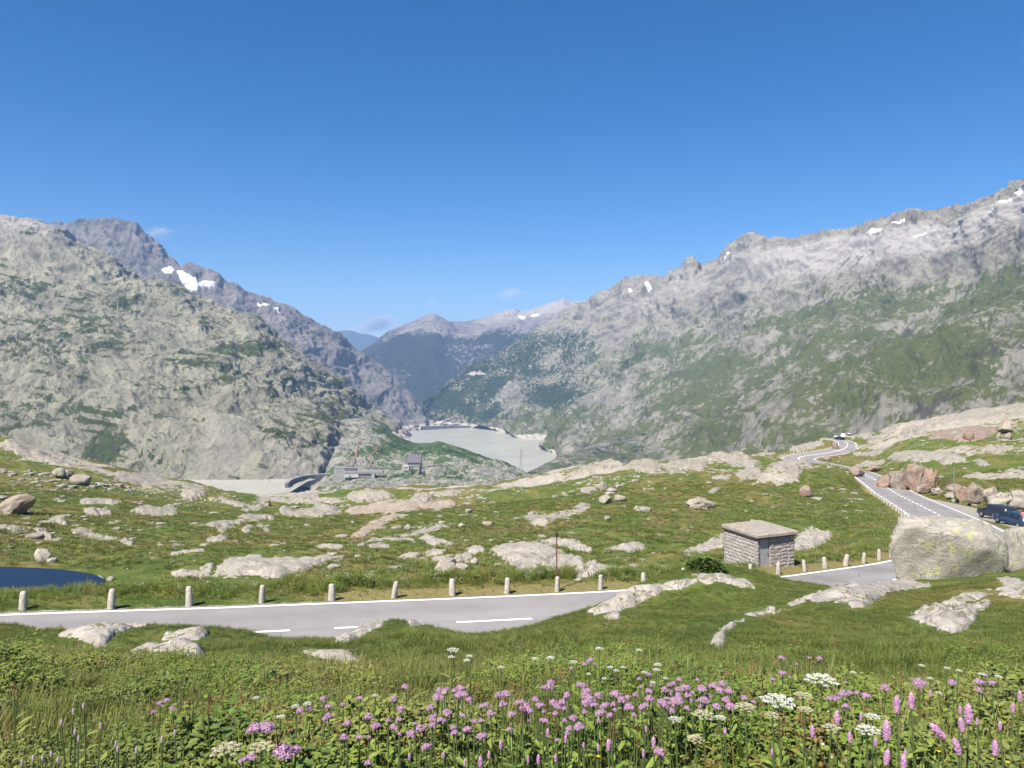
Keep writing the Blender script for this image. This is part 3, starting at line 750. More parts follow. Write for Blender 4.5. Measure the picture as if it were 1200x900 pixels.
LD_, PD, ND, PXD, PYD = loft('mountain_flank', [
    [(482,505,5120),(493,503,5100),(560,503.5,4700),(600,509,4330),(613,516,4020),(633,519,3900),(637,527,3610),(652,532,3449),(658,534,3380),(672,560,2700),(700,572,2450),(800,570,2100),(900,565,1700),(1000,555,1500),(1100,545,1380),(1200,535,1300),(1480,520,1200)],
    [(482,503,5150),(493,499,5140),(520,487,5000),(567,478,4850),(600,474,4700),(640,476,4450),(680,490,4000),(720,505,3500),(800,500,2800),(900,480,2300),(1000,450,2050),(1100,425,1900),(1200,405,1800),(1480,380,1700)],
    [(482,502,5180),(493,494,5170),(500,484,5150),(533,462,5150),(567,448,5150),(600,434,5130),(640,428,5050),(690,424,4850),(760,410,4400),(830,400,3900),(900,385,3500),(1000,360,3100),(1100,335,2750),(1200,310,2450),(1480,260,2050)],
    ridgeD,
    [(482,520,6500),(690,420,7500),(880,400,6500),(1050,380,5500),(1200,330,4600),(1480,250,3800)]],
    pxgrid(482, 482, 1210, 1480, 1.05), np.concatenate([np.linspace(0, 1, 95)[:-1], np.linspace(1, 3, 270), np.linspace(3, 4, 10)[1:]]), dispD, M['mtD'], attrD)

# ---- hill with the hospice between the two lakes
def dispE(X, Y, Z, V, PX, PY):
    r1 = ridged(X / 120, Y / 120, Z / 90, 4, 0.6); r2 = ridged(X / 40, Y / 55, Z / 40, 3, 0.6)
    f = sstep(2.0, 1.8, np.minimum(V, 2))
    calm = 1 - np.exp(-((PX - 420) / 45) ** 2 - ((PY - 553) / 9) ** 2) - 0.9 * np.exp(-((PX - 484) / 18) ** 2 - ((PY - 545) / 6) ** 2)
    return f * np.clip(calm, 0.05, 1) * (16 * (r1 - 0.45) + 9 * (r2 - 0.45)), (r1, r2)
def attrE(P, V, PX, PY, d, ex):
    X, Y, Z = P[..., 0], P[..., 1], P[..., 2]; r1, r2 = ex
    n = fbm(X / 70, Y / 70, Z / 50, 4, 0.6)
    up = sstep(545, 528, PY - 0.06 * (PX - 480)) * sstep(430, 460, PX)
    veg = 0.46 + 0.38 * up + 0.40 * n - 0.25 * sstep(0.5, 0.85, r2)
    return {'veg': veg, 'shrub': 0.18 + 0.20 * up + 0.4 * n, 'pale': 0.3 * sstep(0.1, 0.5, n), 'shore': 0 * X}
M['mtE'] = mat_mountain('hill_rock', (0.20, 0.19, 0.165), (0.34, 0.32, 0.27), (0.050, 0.085, 0.020), (0.080, 0.125, 0.032), 2.5)
LE_, PE, NE, PXE, PYE = loft('rocky_hill', [
    [(318,598,1480),(420,600,1450),(500,598,1450),(560,590,1500),(640,590,1550),(720,595,1600)],
    [(334,590,1600),(376,580,1660),(420,563,1710),(450,560,1720),(500,560,1720),(560,562,1740),(600,568,1780),(660,582,1850),(720,590,1800)],
    [(345,586,1680),(374,572,1730),(385,556,1790),(400,540,1860),(430,541,1880),(460,546,1850),(490,545,1850),(520,541,1880),(560,546,1900),(600,556,1930),(660,575,1980),(720,588,1950)],
    [(352,582,1740),(374,566,1850),(386,515,2280),(400,492,2350),(425,490,2380),(445,496,2400),(455,504,2400),(466,511,2400),(475,515,2400),(490,519,2400),(505,519,2390),(513,517,2380),(525,520,2360),(545,526,2330),(560,532,2300),(580,539,2260),(600,545,2220),(620,555,2180),(640,562,2150),(720,586,2100)],
    [(360,600,2800),(500,590,2800),(620,600,2600),(720,620,2500)]],
    pxgrid(352, 352, 660, 720, 1.3), np.concatenate([np.linspace(0, 1, 40)[:-1], np.linspace(1, 3, 130), np.linspace(3, 4, 8)[1:]]), lambda X,Y,Z,V,PX,PY: dispE(X,Y,Z,V/1.5,PX,PY), M['mtE'], attrE)

loft('mountain_spur', [
    [(606,590,1950),(640,590,1950),(700,590,2000),(790,590,2050)],
    [(606,568,2200),(625,562,2250),(660,556,2300),(700,552,2350),(790,550,2400)],
    [(606,562,2330),(614,556,2360),(623,551,2400),(632,547,2440),(640,543,2500),(650,538,2560),(658,534,2620),(670,531,2700),(690,523,2850),(720,512,3050),(750,504,3150),(790,496,3000)],
    [(606,600,2800),(660,590,3000),(720,560,3400),(790,540,3400)]],
    pxgrid(606, 606, 790, 790, 1.1), np.concatenate([np.linspace(0, 2, 90), np.linspace(2, 3, 8)[1:]]), lambda X,Y,Z,V,PX,PY: dispE(X,Y,Z,np.clip(V,0,2),PX,PY),
    M['mtD'], lambda P,V,PX,PY,d,ex: {'veg': 0.52 + 0.35 * fbm(P[...,0]/110, P[...,1]/110, P[...,2]/70, 4), 'shrub': 0.32 + 0.4 * fbm(P[...,0]/80 + 4, P[...,1]/80, P[...,2]/60, 3), 'pale': 0 * V, 'shore': 0 * V})
# ---- valley floor far below everything
sheet('valley_floor', [(-12800, 420), (12800, 420), (12800, 22800), (-12800, 22800)], -470.0, M['mtE'])

# ---- snow patches lie on the mesh of their mountain
q = NT('old_snow'); M['snow'] = q.done(q.mix(q.noise(q.pos(), 0.03, 4), (0.40, 0.40, 0.41), (0.60, 0.60, 0.61)), 0.6, None, 0.2)
def snow(P, N, PX, PY, poly, label, lift=5.0):
    sd = poly_sd(PX, PY, poly) + 1.4 * fbm(PX / 4, PY / 3, 0.7, 3) - (.5 if P is PD else .1)
    ins = sd > -0.3
    f = grid_faces(*PX.shape); keep = ins.ravel()[f].any(1); f = f[keep]
    if not len(f): return
    par = {}
    def find(a):
        while par.setdefault(a, a) != a: a = par[a]
        return a
    for q4 in f.tolist():
        r0 = find(q4[0])
        for b_ in q4[1:]: par[find(b_)] = r0
    root = np.array([find(a) for a in f[:, 0].tolist()]); v_, c_ = np.unique(root, return_counts=True); f = f[root == v_[np.argmax(c_)]]
    u, inv = np.unique(f, return_inverse=True)
    Q = (P + N * (lift * np.clip(sd + 0.6, -0.6, 1.0))[..., None]).reshape(-1, 3)[u]
    tag(np_obj('snow_patch', Q, inv.reshape(-1, 4), M['snow']), label, 'snow patch', 'old snow on the ridges')
B_, C_, D_ = (PB, NB, PXB, PYB), (PC, NC, PXC, PYC), (PD, ND, PXD, PYD)
snow(*B_, [(190,315),(200,314),(203,318),(201,326),(193,325)], 'small square snow patch high under the dark peak on the left')
snow(*B_, [(208,326),(218,324),(230,331),(243,330),(252,333),(250,337),(240,337),(230,342),(222,340),(216,334)], 'largest white snow field below the dark peak on the left', 7)
snow(*B_, [(302,354),(308,356),(314,359),(312,361),(305,358)], 'thin snow streak on the long left shoulder, higher of two')
snow(*B_, [(318,361),(324,363),(327,367),(321,366)], 'thin snow streak on the long left shoulder, lower of two')
snow(*C_, [(607,367),(612,370),(616,373),(613,376),(608,373)], 'bright snow patch on the hazy far ridge beyond the valley end', 9)
snow(*C_, [(620,368),(630,365),(632,367),(623,370)], 'pale snow sliver on the hazy far ridge right of the bright patch', 9)
snow(*D_, [(733,341),(738,338),(742,339),(738,343)], 'small snow patch left of the twin reddish summit', 4)
snow(*D_, [(756,332),(760,331),(761,335),(757,337)], 'small snow patch just under the reddish summit', 4)
snow(*D_, [(847,303),(856,297),(859,298),(852,304)], 'snow sliver on the left shoulder of the jagged grey summit', 4)
snow(*D_, [(1020,278),(1040,270),(1048,269),(1040,274),(1024,281)], 'long pale snow band under the flat part of the right ridge', 4)
snow(*D_, [(1050,272),(1062,267),(1070,264),(1066,269),(1054,274)], 'short snow band right of the long band on the right ridge', 4)
snow(*D_, [(1100,268),(1112,262),(1121,256),(1120,260),(1110,267),(1102,270)], 'bright diagonal snow streak in the middle of the right ridge', 4)
snow(*D_, [(1076,282),(1090,277),(1108,269),(1106,273),(1092,280),(1078,284)], 'thin snow line running down left from the bright diagonal streak', 4)
snow(*D_, [(1170,244),(1182,240),(1192,236),(1190,240),(1178,245)], 'snow streak high on the right ridge near the photo edge', 4)
snow(*D_, [(1190,232),(1200,227),(1206,226),(1198,232)], 'snow streak at the right edge of the ridge, the highest one', 4)
snow(*D_, [(1166,257),(1176,253),(1178,255),(1169,259)], 'small snow scrap below the streaks near the right edge', 4)

# ---------------------------------------------------------------- road with its paint
q = NT('asphalt'); p = q.pos()
n1 = q.noise(p, 0.35, 4, 0.6); n2 = q.noise(p, 14, 4, 0.75)
c = q.mix(q.ramp(n1, 0.3, 0.7), (0.205, 0.195, 0.195), (0.255, 0.243, 0.240))
c = q.mix(q.ramp(n2, 0.45, 0.75, 0, 0.35), c, (0.15, 0.14, 0.14))
c = q.mix(q.math('MULTIPLY', q.ramp(q.voro(p, 0.10, 'DISTANCE_TO_EDGE'), 0.0, 0.006, 1, 0), q.ramp(n1, 0.5, 0.6)), c, (0.10, 0.095, 0.09))
of = q.attr('off'); wear = q.ramp(q.math('ABSOLUTE', q.math('SUBTRACT', q.math('ABSOLUTE', of), 1.65)), 0.2, 0.75, 1, 0)
c = q.mix(q.math('MULTIPLY', wear, q.ramp(q.noise(p, 0.15, 3), .35, .6, .1, .45)), c, (0.165, 0.16, 0.158))
c = q.mix(q.math('MULTIPLY', q.ramp(q.math('ABSOLUTE', q.math('ADD', of, q.math('MULTIPLY', q.math('SUBTRACT', n1, .5), .1))), 0.10, 0.14, 1, 0), q.ramp(q.math('ABSOLUTE', of), .085, .10, 0, .6)), c, (0.07, 0.065, 0.06))
c = q.mix(q.ramp(q.noise(q.map(p, (1, 1, 1), loc=(9, 3, 0)), 0.24, 2, .3), .60, .615, 0, .45), c, (0.15, 0.145, 0.142))
c = q.mix(q.ramp(q.math('ADD', q.math('ABSOLUTE', of), q.math('MULTIPLY', q.noise(p, 2.2, 5, .75), .9)), 3.35, 3.62, 0, .8), c, (0.26, 0.23, 0.19))
M['asphalt'] = q.done(c, 0.85, q.bump(n2, 0.3, 0.01), 0.25)
q = NT('road_paint'); p = q.pos()
M['paint'] = q.done(q.mix(q.ramp(q.noise(p, 3, 6, 0.8), 0.62, 0.78), (0.80, 0.79, 0.77), (0.42, 0.40, 0.39)), 0.7, None, 0.3)

def ribbon(i0, i1, o0, o1, dz, skirt=0.0, step=1):
    ii = np.arange(i0, i1 + 1, step)
    offs = [o0, o1] if not skirt else [o0 - 0.02] + list(np.linspace(o0, o1, 15)) + [o1 + 0.02]
    cols = []
    for k, o in enumerate(offs):
        ob, o = o, o + np.sign(o) * WIDE[ii] * min(1.0, abs(o) / 1.5)
        z = ROAD[ii, 2] + dz - (skirt if skirt and k in (0, len(offs) - 1) else 0) + 0.03 * (1 - (ob / HALF) ** 2)
        cols.append(np.stack([ROAD[ii, 0] + ROAD_N[ii, 0] * o, ROAD[ii, 1] + ROAD_N[ii, 1] * o, z], -1))
    V = np.stack(cols, 1).reshape(-1, 3)
    return V, grid_faces(len(ii), len(offs))
road = np_obj('road', *ribbon(0, len(ROAD) - 1, -HALF, HALF, 0.0, 0.3), M['asphalt'], attrs={'off': np.tile([-HALF - .02] + list(np.linspace(-HALF, HALF, 15)) + [HALF + .02], len(ROAD))})
tag(road, kind='structure')
edge_a = np_obj('edge_line', *ribbon(0, len(ROAD) - 1, -HALF + 0.12, -HALF + 0.30, 0.006), M['paint'], road)
edge_b = np_obj('edge_line', *ribbon(0, len(ROAD) - 1, HALF - 0.30, HALF - 0.12, 0.006), M['paint'], road)
for k in range(0, len(ROAD) - 6, 6):           # 3 m dashes, 1.5 m gaps; solid through the far bend
    if ROAD[k, 1] < 12: continue
    solid = ROAD[k, 1] > 205 and ROAD[k, 1] < 300
    np_obj('centre_dash', *ribbon(k, k + (6 if solid else 4), -0.08, 0.08, 0.006), M['paint'], road)

# ---------------------------------------------------------------- outcrops: rock slabs lying in the slope
SLABS = []
def slab(poly, h, label, mat='granite', rough=0.5, edge=0.30, cat='rock outcrop', group=None, up=0, dlim=None):
    """bare rock whose outline was read off the photo and laid on the terrain; h = height in metres above the turf"""
    poly = np.array(poly, float); poly[:, 1] += up
    hit = np.array([cast(px, py) for px, py in poly])
    D = np.median(hit[:, 1])
    if dlim: hit = hit[(hit[:, 1] > dlim[0]) & (hit[:, 1] < dlim[1])]
    keep = (hit[:, 1] < D * 1.9) & (hit[:, 1] > D / 1.9); y0, y1 = hit[keep, 1].min() * 0.97, hit[keep, 1].max() * 1.04
    t0, t1 = (poly[:, 0].min() - 3 - 600) / FPX, (poly[:, 0].max() + 3 - 600) / FPX
    wpx = (t1 - t0) * FPX; hpx = poly[:, 1].max() - poly[:, 1].min() + 4
    nx = int(np.clip(wpx * 0.9, 18, 90)); ny = int(np.clip(hpx * 1.7, 14, 60))
    t, y = np.meshgrid(np.linspace(t0, t1, nx), np.exp(np.linspace(math.log(y0), math.log(y1), ny)))
    x = t * y; g = ground(x, y)
    px, py = 600 + t * FPX, HZ - g / y * FPX
    ms = D / FPX                                        # metres per pixel here
    seed = random.random() * 90
    k1 = max(0.5, 0.30 * wpx * ms)
    sd = poly_sd(px, py, poly)
    nz = fbm(x / k1, y / k1, seed, 3, 0.5)
    sd0 = sd + min(wpx, hpx * 2) * 0.06 * nz
    sd = sd0 + min(wpx, hpx * 2) * (.03 if D < 40 else .08) * fbm(x / (k1 * .3), y / (k1 * .3), seed + 1, 3, .6)
    SLABS.append((poly, y0, y1)); h = h * (.42 if D < 40 else .34)
    w = max(1.5, edge * hpx)
    f = np.where(sd > 0, np.minimum(np.sqrt(np.clip(sd0 / w, .02, 1)), np.sqrt(np.clip(sd / 1.6, 0, 1))), np.clip(sd / 1.5, -1.5, 0) * 0.8)
    cr = ridged(x / (k1 * 1.3) + seed, y / (k1 * 0.9), seed + 3, 3, 0.5)
    z = g + h * f * (1 + rough * (0.7 * nz + 0.9 * (cr - 0.5))) * (0.75 + 0.5 * sstep(-.3, .4, nz)) + (.13 if D < 40 else .22) * h * np.clip(f, 0, 1) * (ridged((x + .5 * y) / (k1 * .9), (y - .5 * x) / (k1 * .22), seed + 8, 3) - .5) 
    return tag(np_obj('rock_outcrop', np.stack([x, y, z], -1).reshape(-1, 3), grid_faces(ny, nx), M[mat]), label, cat, group)

# ---------------------------------------------------------------- boulders: facetted and weathered, sunk a little into the turf
def ico(sub):
    bm = bmesh.new(); bmesh.ops.create_icosphere(bm, subdivisions=sub, radius=1.0)
    V = np.array([v.co[:] for v in bm.verts]); F = np.array([[v.index for v in f.verts] for f in bm.faces]); bm.free()
    return V, F
ICO = {k: ico(k) for k in (1, 2, 3, 4, 5)}
def rock_shape(seed, sub=3, cuts=9, rough=0.10, square=0.0):
    r = np.random.default_rng(seed); V, F = ICO[sub]; V = V.copy()
    if square: V = np.sign(V) * np.abs(V) ** (1 - 0.45 * square)
    for _ in range(cuts):
        n = r.normal(size=3); n /= np.linalg.norm(n); d = r.uniform(0.55, 0.88)
        s = V @ n; V -= np.where(s > d, s - d, 0)[:, None] * n
    n = V / np.linalg.norm(V, axis=1)[:, None]
    V = V * (1 + rough * (fbm(n[:, 0] * 2 + seed, n[:, 1] * 2, n[:, 2] * 2, 4, 0.6) + 0.5 * (ridged(n[:, 0] * 3, n[:, 1] * 3 + seed, n[:, 2] * 3, 3) - 0.5)) + (.03 * fbm(n[:, 0] * 9 + seed, n[:, 1] * 9, n[:, 2] * 9, 3, .7) if sub > 3 else 0))[:, None]
    return V, F
def boulder(px, py, w, h, label, mat='granite', seed=None, depth=0.8, rz=0.0, sub=3, rough=0.12, cat='boulder', group=None, lean=0.0, square=0.0, name='boulder', sink=0.25, cuts=9):
    """px, py = foot of the rock in the photo; w, h = its size in photo pixels"""
    X, Y, Z = cast(px, py); W, H = w / FPX * Y, h / FPX * Y
    seed = seed or int(px * 7 + py)
    V, F = rock_shape(seed, sub, cuts, rough, square)
    V = V / (np.abs(V).max(0)); cz, sz_ = math.cos(rz), math.sin(rz)
    V = np.stack([V[:, 0] * cz - V[:, 1] * sz_, V[:, 0] * sz_ + V[:, 1] * cz, V[:, 2]], 1)
    hz_ = H * (1 + sink) / 2
    V = V * np.array([W / 2, W / 2 * depth, hz_]); V[:, 0] += lean * V[:, 2]
    V[:, 2] += hz_ - H * sink
    o = np_obj(name, V, F, M[mat])
    o.location = (X, Y + W / 2 * depth * 0.7, Z)
    return tag(o, label, cat, group)

# foreground slabs
slab([(71,742),(90,733),(115,728),(140,727),(160,727),(172,728),(150,733),(135,738),(130,745),(125,754),(115,759),(108,753),(95,746)], .22, 'pale granite slab at the road edge, leftmost slab of the grassy foreground slope', up=4)
slab([(190,745),(195,737),(215,735),(240,734),(243,740),(232,746),(210,748)], .16, 'small flat granite slab just right of the leftmost roadside slab', up=4)
slab([(150,765),(175,755),(195,750),(220,751),(238,760),(240,770),(230,774),(218,773),(212,765),(195,761),(170,765)], .22, 'curved pale slab below the two slabs at the left road edge', up=2)
slab([(178,785),(190,782),(210,783),(215,788),(200,791)], .08, 'tiny flush granite patch in the grass below the curved left slab', up=2)
slab([(352,759),(375,761),(400,762),(412,764),(424,773),(410,775),(385,771),(358,764)], .12, 'narrow flat granite slab alone in the turf below the roadside hump', up=2)
slab([(395,750),(405,737),(420,726),(440,723),(455,725),(440,731),(425,741),(410,750)], .28, 'rounded granite hump rising in front of the dashed road line', up=5)
slab([(478,723),(485,721),(497,724),(495,728),(480,729)], .14, 'small round granite top peeping over the grass edge before the road', up=5)
slab([(690,712),(705,702),(722,694),(745,686),(775,681),(800,675),(825,669),(850,667),(868,673),(884,681),(860,677),(840,675),(815,678),(795,683),(770,690),(750,698),(735,708),(726,716),(715,718),(702,715)], .38, 'long curved pale slab that hides the road before the stone hut', up=6, edge=.2)
slab([(830,752),(838,742),(850,732),(870,722),(890,712),(905,709),(913,711),(900,715),(880,720),(862,728),(850,738),(850,750),(842,757),(836,750)], .20, 'thin winding rock rib running down the grassy hump below the hut', up=3)
slab([(913,711),(930,703),(945,695),(960,690),(965,692),(950,699),(935,706),(920,712)], .18, 'thin rock edge linking the rib to the broad slab on its right', up=3)
slab([(950,700),(968,690),(990,683),(1015,679),(1040,677),(1065,677),(1090,681),(1092,686),(1070,687),(1050,688),(1035,696),(1022,706),(1012,710),(1000,709),(980,706),(960,704)], .35, 'broad striped granite slab in front of the big lichen boulder', up=3, rough=.8)
slab([(1061,722),(1080,716),(1100,710),(1120,710),(1140,708),(1160,704),(1160,707),(1145,715),(1143,725),(1130,736),(1115,740),(1100,736),(1085,728)], .28, 'jagged pale slab on the right foreground slope, lower of two', up=2, rough=.8)
slab([(1105,705),(1130,696),(1145,691),(1165,692),(1180,687),(1170,678),(1190,676),(1204,680),(1204,700),(1180,698),(1160,698),(1140,703),(1120,710)], .28, 'ragged granite slab running out of the right photo edge above the jagged one', up=2, rough=.8)

# slabs of the meadow beyond the road, left
slab([(0,522),(0,519),(13,514),(50,524),(75,533),(95,544),(60,543),(30,538)], 1.6, 'pale rock crest on the skyline at the left photo edge', 'granite_far')
slab([(138,551),(150,552),(175,556),(198,562),(185,568),(170,570),(150,566),(135,561)], .8, 'smooth lilac grey slab below the green gully on the left skyline', 'granite_far', .2)
slab([(91,587),(100,584),(125,584),(143,588),(140,591),(110,591),(96,590)], .9, 'long low pinkish slab right of the tilted brown boulder', 'granite_far')
slab([(98,598),(105,595),(125,596),(132,602),(120,605),(102,604)], 1.2, 'broken whitish rock band under the long pinkish slab', 'granite_far', .9)
slab([(153,600),(160,593),(172,592),(185,595),(200,591),(208,596),(208,604),(180,605),(165,602)], 1.3, 'pair of smooth white humps joined into one outcrop left of the meadow centre', 'granite_far')
slab([(53,608),(75,607),(80,611),(78,617),(70,614),(58,611)], .8, 'blocky slab with dark right end below the brown boulder', 'granite_far')
slab([(82,621),(95,619),(110,624),(135,629),(140,631),(130,635),(108,632),(88,627)], .8, 'long slanting granite slab in the left meadow above the pond', 'granite_far')
slab([(136,633),(150,631),(158,636),(155,641),(145,638)], .7, 'rough grey end piece right of the slanting slab above the pond', 'granite_far', 1.0)
slab([(0,616),(15,615),(33,621),(20,623),(0,620)], .6, 'flat pale slab at the left photo edge below the brown boulder', 'granite_far')
slab([(33,617),(45,618),(59,621),(50,624),(36,620)], .5, 'thin pale slab between the left edge slab and the slanting slab', 'granite_far')
slab([(39,628),(45,622),(58,624),(63,628),(60,634),(50,630)], .8, 'knobbly white outcrop left of the slanting slab above the pond', 'granite_far', .9)
slab([(250,674),(257,663),(270,655),(293,650),(317,654),(350,654),(383,648),(395,648),(388,655),(370,662),(350,670),(330,677),(300,675),(273,674)], .8, 'great smooth beige slab in the meadow behind the roadside verge, left of centre', 'granite', .25, .22, up=1)
slab([(200,671),(212,668),(225,671),(242,669),(248,674),(235,678),(205,677)], .5, 'row of pale lumps at the left foot of the great beige slab', 'granite', .9)
slab([(234,666),(245,660),(252,662),(246,672),(238,671)], .5, 'narrow light rib touching the left side of the great beige slab', 'granite', .7)
slab([(254,618),(265,616),(278,617),(268,620),(262,625),(255,622)], .6, 'forked white slab in the meadow above the great beige slab', 'granite_far')
slab([(281,623),(288,616),(298,616),(294,622),(288,626)], .8, 'upright white wedge of rock, left of a pair in the left meadow', 'granite_far')
slab([(300,617),(306,614),(317,621),(314,624),(305,619)], .6, 'slanting white wedge of rock, right of a pair in the left meadow', 'granite_far')
slab([(227,616),(250,611),(273,610),(287,603),(317,602),(322,608),(300,611),(280,614),(250,618)], .9, 'long broken rock rib crossing the left meadow below the upper lake', 'granite_far', .9)
slab([(320,603),(333,594),(345,600),(365,595),(378,589),(395,594),(402,602),(370,606),(345,605)], 1.3, 'rough grey rubble rib right of the long broken rib', 'granite_far', 1.0)
slab([(283,597),(300,591),(312,588),(317,590),(305,597),(290,600)], 1.0, 'bright angular slab pointing up at the little fir', 'granite_far')
slab([(330,588),(345,581),(360,576),(378,577),(372,583),(355,588),(338,592)], 1.4, 'streaky pale ledge on the skyline under the curved dam', 'granite_far', .8)
slab([(211,578),(222,574),(235,572),(246,574),(240,580),(225,586),(215,584)], 1.6, 'white skyline hump with a dark cleft on its right side', 'granite_far')
slab([(200,563),(215,565),(236,571),(233,575),(215,571),(200,567)], 1.0, 'thin pale skyline strip leading to the white hump on the left', 'granite_far')
slab([(244,582),(260,583),(280,588),(294,592),(285,596),(262,589),(246,586)], 1.0, 'slim slab descending right from the white skyline hump', 'granite_far')
slab([(368,640),(380,637),(402,638),(402,642),(380,643)], .4, 'flat pale streak of rock right above the great beige slab', 'granite')
slab([(240,632),(247,629),(253,631),(258,626),(267,630),(262,634),(250,637),(244,635)], .7, 'three joined white knobs in the left meadow', 'granite_far', .9)
slab([(198,648),(220,644),(239,643),(239,646),(220,648),(202,651)], .3, 'very thin pale streak of rock left above the great beige slab', 'granite')
# centre
slab([(405,583),(415,577),(430,574),(450,576),(463,579),(455,585),(435,589),(418,588)], 2.0, 'white dome field on the skyline below the hospice hill, left part', 'granite_far', .7)
slab([(480,586),(487,579),(500,577),(508,583),(502,589),(488,591)], 2.2, 'brightest smooth white dome below the hospice hill', 'granite_far', .2)
slab([(403,598),(430,590),(455,587),(480,588),(500,591),(530,584),(534,592),(515,598),(490,597),(465,601),(430,602),(410,603)], 1.4, 'broad pinkish rubble band under the bright white dome', 'granite_tan', 1.1)
slab([(413,629),(425,618),(440,610),(460,602),(471,604),(455,613),(440,621),(425,632)], 1.0, 'diagonal belt of tan rubble descending left in the middle meadow', 'granite_tan', 1.1)
slab([(462,628),(480,624),(500,618),(515,614),(527,615),(515,621),(495,626),(475,630)], .5, 'flat grey beige slab slanting up right in the middle meadow', 'granite_far', .2)
slab([(420,639),(435,631),(455,629),(485,632),(488,635),(455,633),(435,635),(425,640)], .6, 'long thin curved ledge in the middle meadow', 'granite')
slab([(489,631),(500,626),(512,632),(537,637),(530,641),(515,637),(508,640),(500,635)], .8, 'white ragged outcrop at the right end of the thin curved ledge', 'granite', .8)
slab([(431,640),(445,636),(461,639),(455,642),(435,642)], .5, 'small low slab under the thin curved ledge', 'granite')
slab([(462,656),(475,649),(493,648),(492,652),(478,656)], .45, 'grey flat slab, left of two in line above the verge', 'granite')
slab([(494,648),(510,644),(525,643),(522,649),(500,652)], .45, 'grey flat slab, right of two in line above the verge', 'granite')
slab([(544,645),(552,640),(565,641),(570,645),(560,649),(550,650)], .6, 'dull grey rounded slab left of the big white slab group', 'granite')
slab([(526,659),(535,652),(550,649),(556,654),(550,659),(535,661)], .7, 'layered grey slab stack above the round boulders by the verge', 'granite', 1.0)
slab([(502,578),(515,575),(530,573),(544,577),(530,581),(512,582)], 1.3, 'pale outcrop on the skyline right of the bright white dome', 'granite_far', .8)
slab([(572,646),(590,640),(610,637),(632,637),(650,643),(660,648),(650,655),(640,662),(628,669),(615,668),(600,663),(588,655)], .9, 'largest white slab behind the rusty pole, left of its group', 'granite', .25, .22)
slab([(630,635),(648,632),(668,632),(680,634),(694,644),(695,650),(685,646),(672,645),(660,641),(645,638)], .8, 'upper right slab of the white group behind the rusty pole', 'granite', .5)
slab([(638,669),(645,657),(655,652),(670,650),(682,656),(685,663),(670,665),(660,669),(645,672)], .8, 'lower middle slab of the white group right at the rusty pole', 'granite', .4)
slab([(670,673),(680,664),(695,658),(712,662),(721,668),(710,674),(690,678),(678,681)], .9, 'rounded slab with mossy patches right of the rusty pole', 'granite', .5)
slab([(610,606),(625,602),(650,602),(670,598),(682,590),(694,591),(690,597),(678,603),(660,607),(645,610),(640,619),(625,614)], .7, 'winding flat slab on the slope high above the white group', 'granite_far', .6)
slab([(702,646),(720,640),(738,635),(760,636),(755,642),(750,647),(735,648),(722,644)], .6, 'long splintered slab right of the white group', 'granite', 1.0)
slab([(733,547),(742,539),(752,536),(765,539),(778,546),(775,552),(760,554),(745,551)], 2.6, 'rounded beige dome on the skyline right of the lower lake', 'granite_far', .4)
slab([(780,548),(787,541),(800,540),(820,538),(832,536),(827,546),(820,552),(800,550),(788,555)], 2.2, 'wide flat white outcrop on the skyline right of the beige dome', 'granite_far', .5)
slab([(653,561),(665,555),(685,548),(700,542),(715,536),(733,538),(730,547),(710,548),(690,554),(672,559)], 1.6, 'rough grey crest rocks left of the beige dome', 'granite_far', 1.2)
slab([(820,537),(840,530),(858,528),(866,531),(880,537),(891,542),(884,547),(862,546),(845,541),(830,541)], 2.0, 'ledges of pale rock between the white outcrop and the hairpin lawn', 'granite_far', .9)
slab([(878,532),(888,525),(900,521),(912,525),(908,532),(895,534),(882,534)], 2.2, 'white round-backed rock on the skyline left of the hairpin', 'granite_far', .3)
slab([(832,560),(845,556),(857,558),(853,563),(840,562)], .8, 'small flat whitish slab in the meadow below the hairpin lawn', 'granite_far')
slab([(878,568),(890,558),(900,550),(908,544),(925,541),(945,541),(951,546),(938,551),(936,562),(925,566),(912,571),(905,564),(895,567)], 2.4, 'big yellowish rock knoll in front of the hairpin bend', 'granite_far', .9)
slab([(828,579),(835,572),(845,571),(838,578)], .8, 'grey pointed slab above the rough boulder behind the hut', 'granite_far')
slab([(862,557),(875,549),(891,549),(894,555),(880,561),(868,562)], 1.6, 'cracked pale outcrop left of the yellowish knoll', 'granite_far', .9)
slab([(928,646),(935,627),(945,621),(965,623),(976,627),(970,636),(955,642),(940,645)], .8, 'pale rocky patch in the grass just right of the hut', 'granite', 1.0)
slab([(798,651),(815,640),(835,632),(850,626),(850,640),(830,646)], .6, 'strip of rubbly rock in the grass just left of the hut', 'granite', 1.2)
# right hillside
slab([(1000,513),(1015,502),(1030,497),(1043,495),(1036,503),(1022,509),(1045,513),(1025,517)], 1.8, 'pale folded ledge above the upper road, lowest of the right skyline', 'granite_far', .8)
slab([(1032,506),(1040,498),(1060,490),(1076,489),(1079,493),(1062,497),(1050,504),(1042,512)], 2.0, 'curved white ledge on the right skyline next to the folded ledge', 'granite_far', .7)
slab([(1054,509),(1060,500),(1072,497),(1076,503),(1068,513),(1058,512)], 2.0, 'knobbly white rocks below the curved skyline ledge', 'granite_far', 1.0)
slab([(1071,507),(1078,498),(1088,491),(1100,490),(1109,494),(1100,500),(1088,503),(1080,510),(1074,511)], 2.4, 'smooth lilac dome in the middle of the right hillside', 'granite_far', .25)
slab([(1087,513),(1105,505),(1130,501),(1160,501),(1171,503),(1160,511),(1150,515),(1130,517),(1110,514),(1095,515)], 2.2, 'long outcrop with a rusty face in the right hillside', 'granite_rust', .7)
slab([(1080,491),(1100,485),(1130,480),(1160,478),(1200,473),(1208,473),(1208,490),(1180,491),(1165,488),(1150,493),(1125,497),(1110,494)], 2.2, 'large layered rock crest on the skyline at the right photo edge', 'granite_far', 1.0)
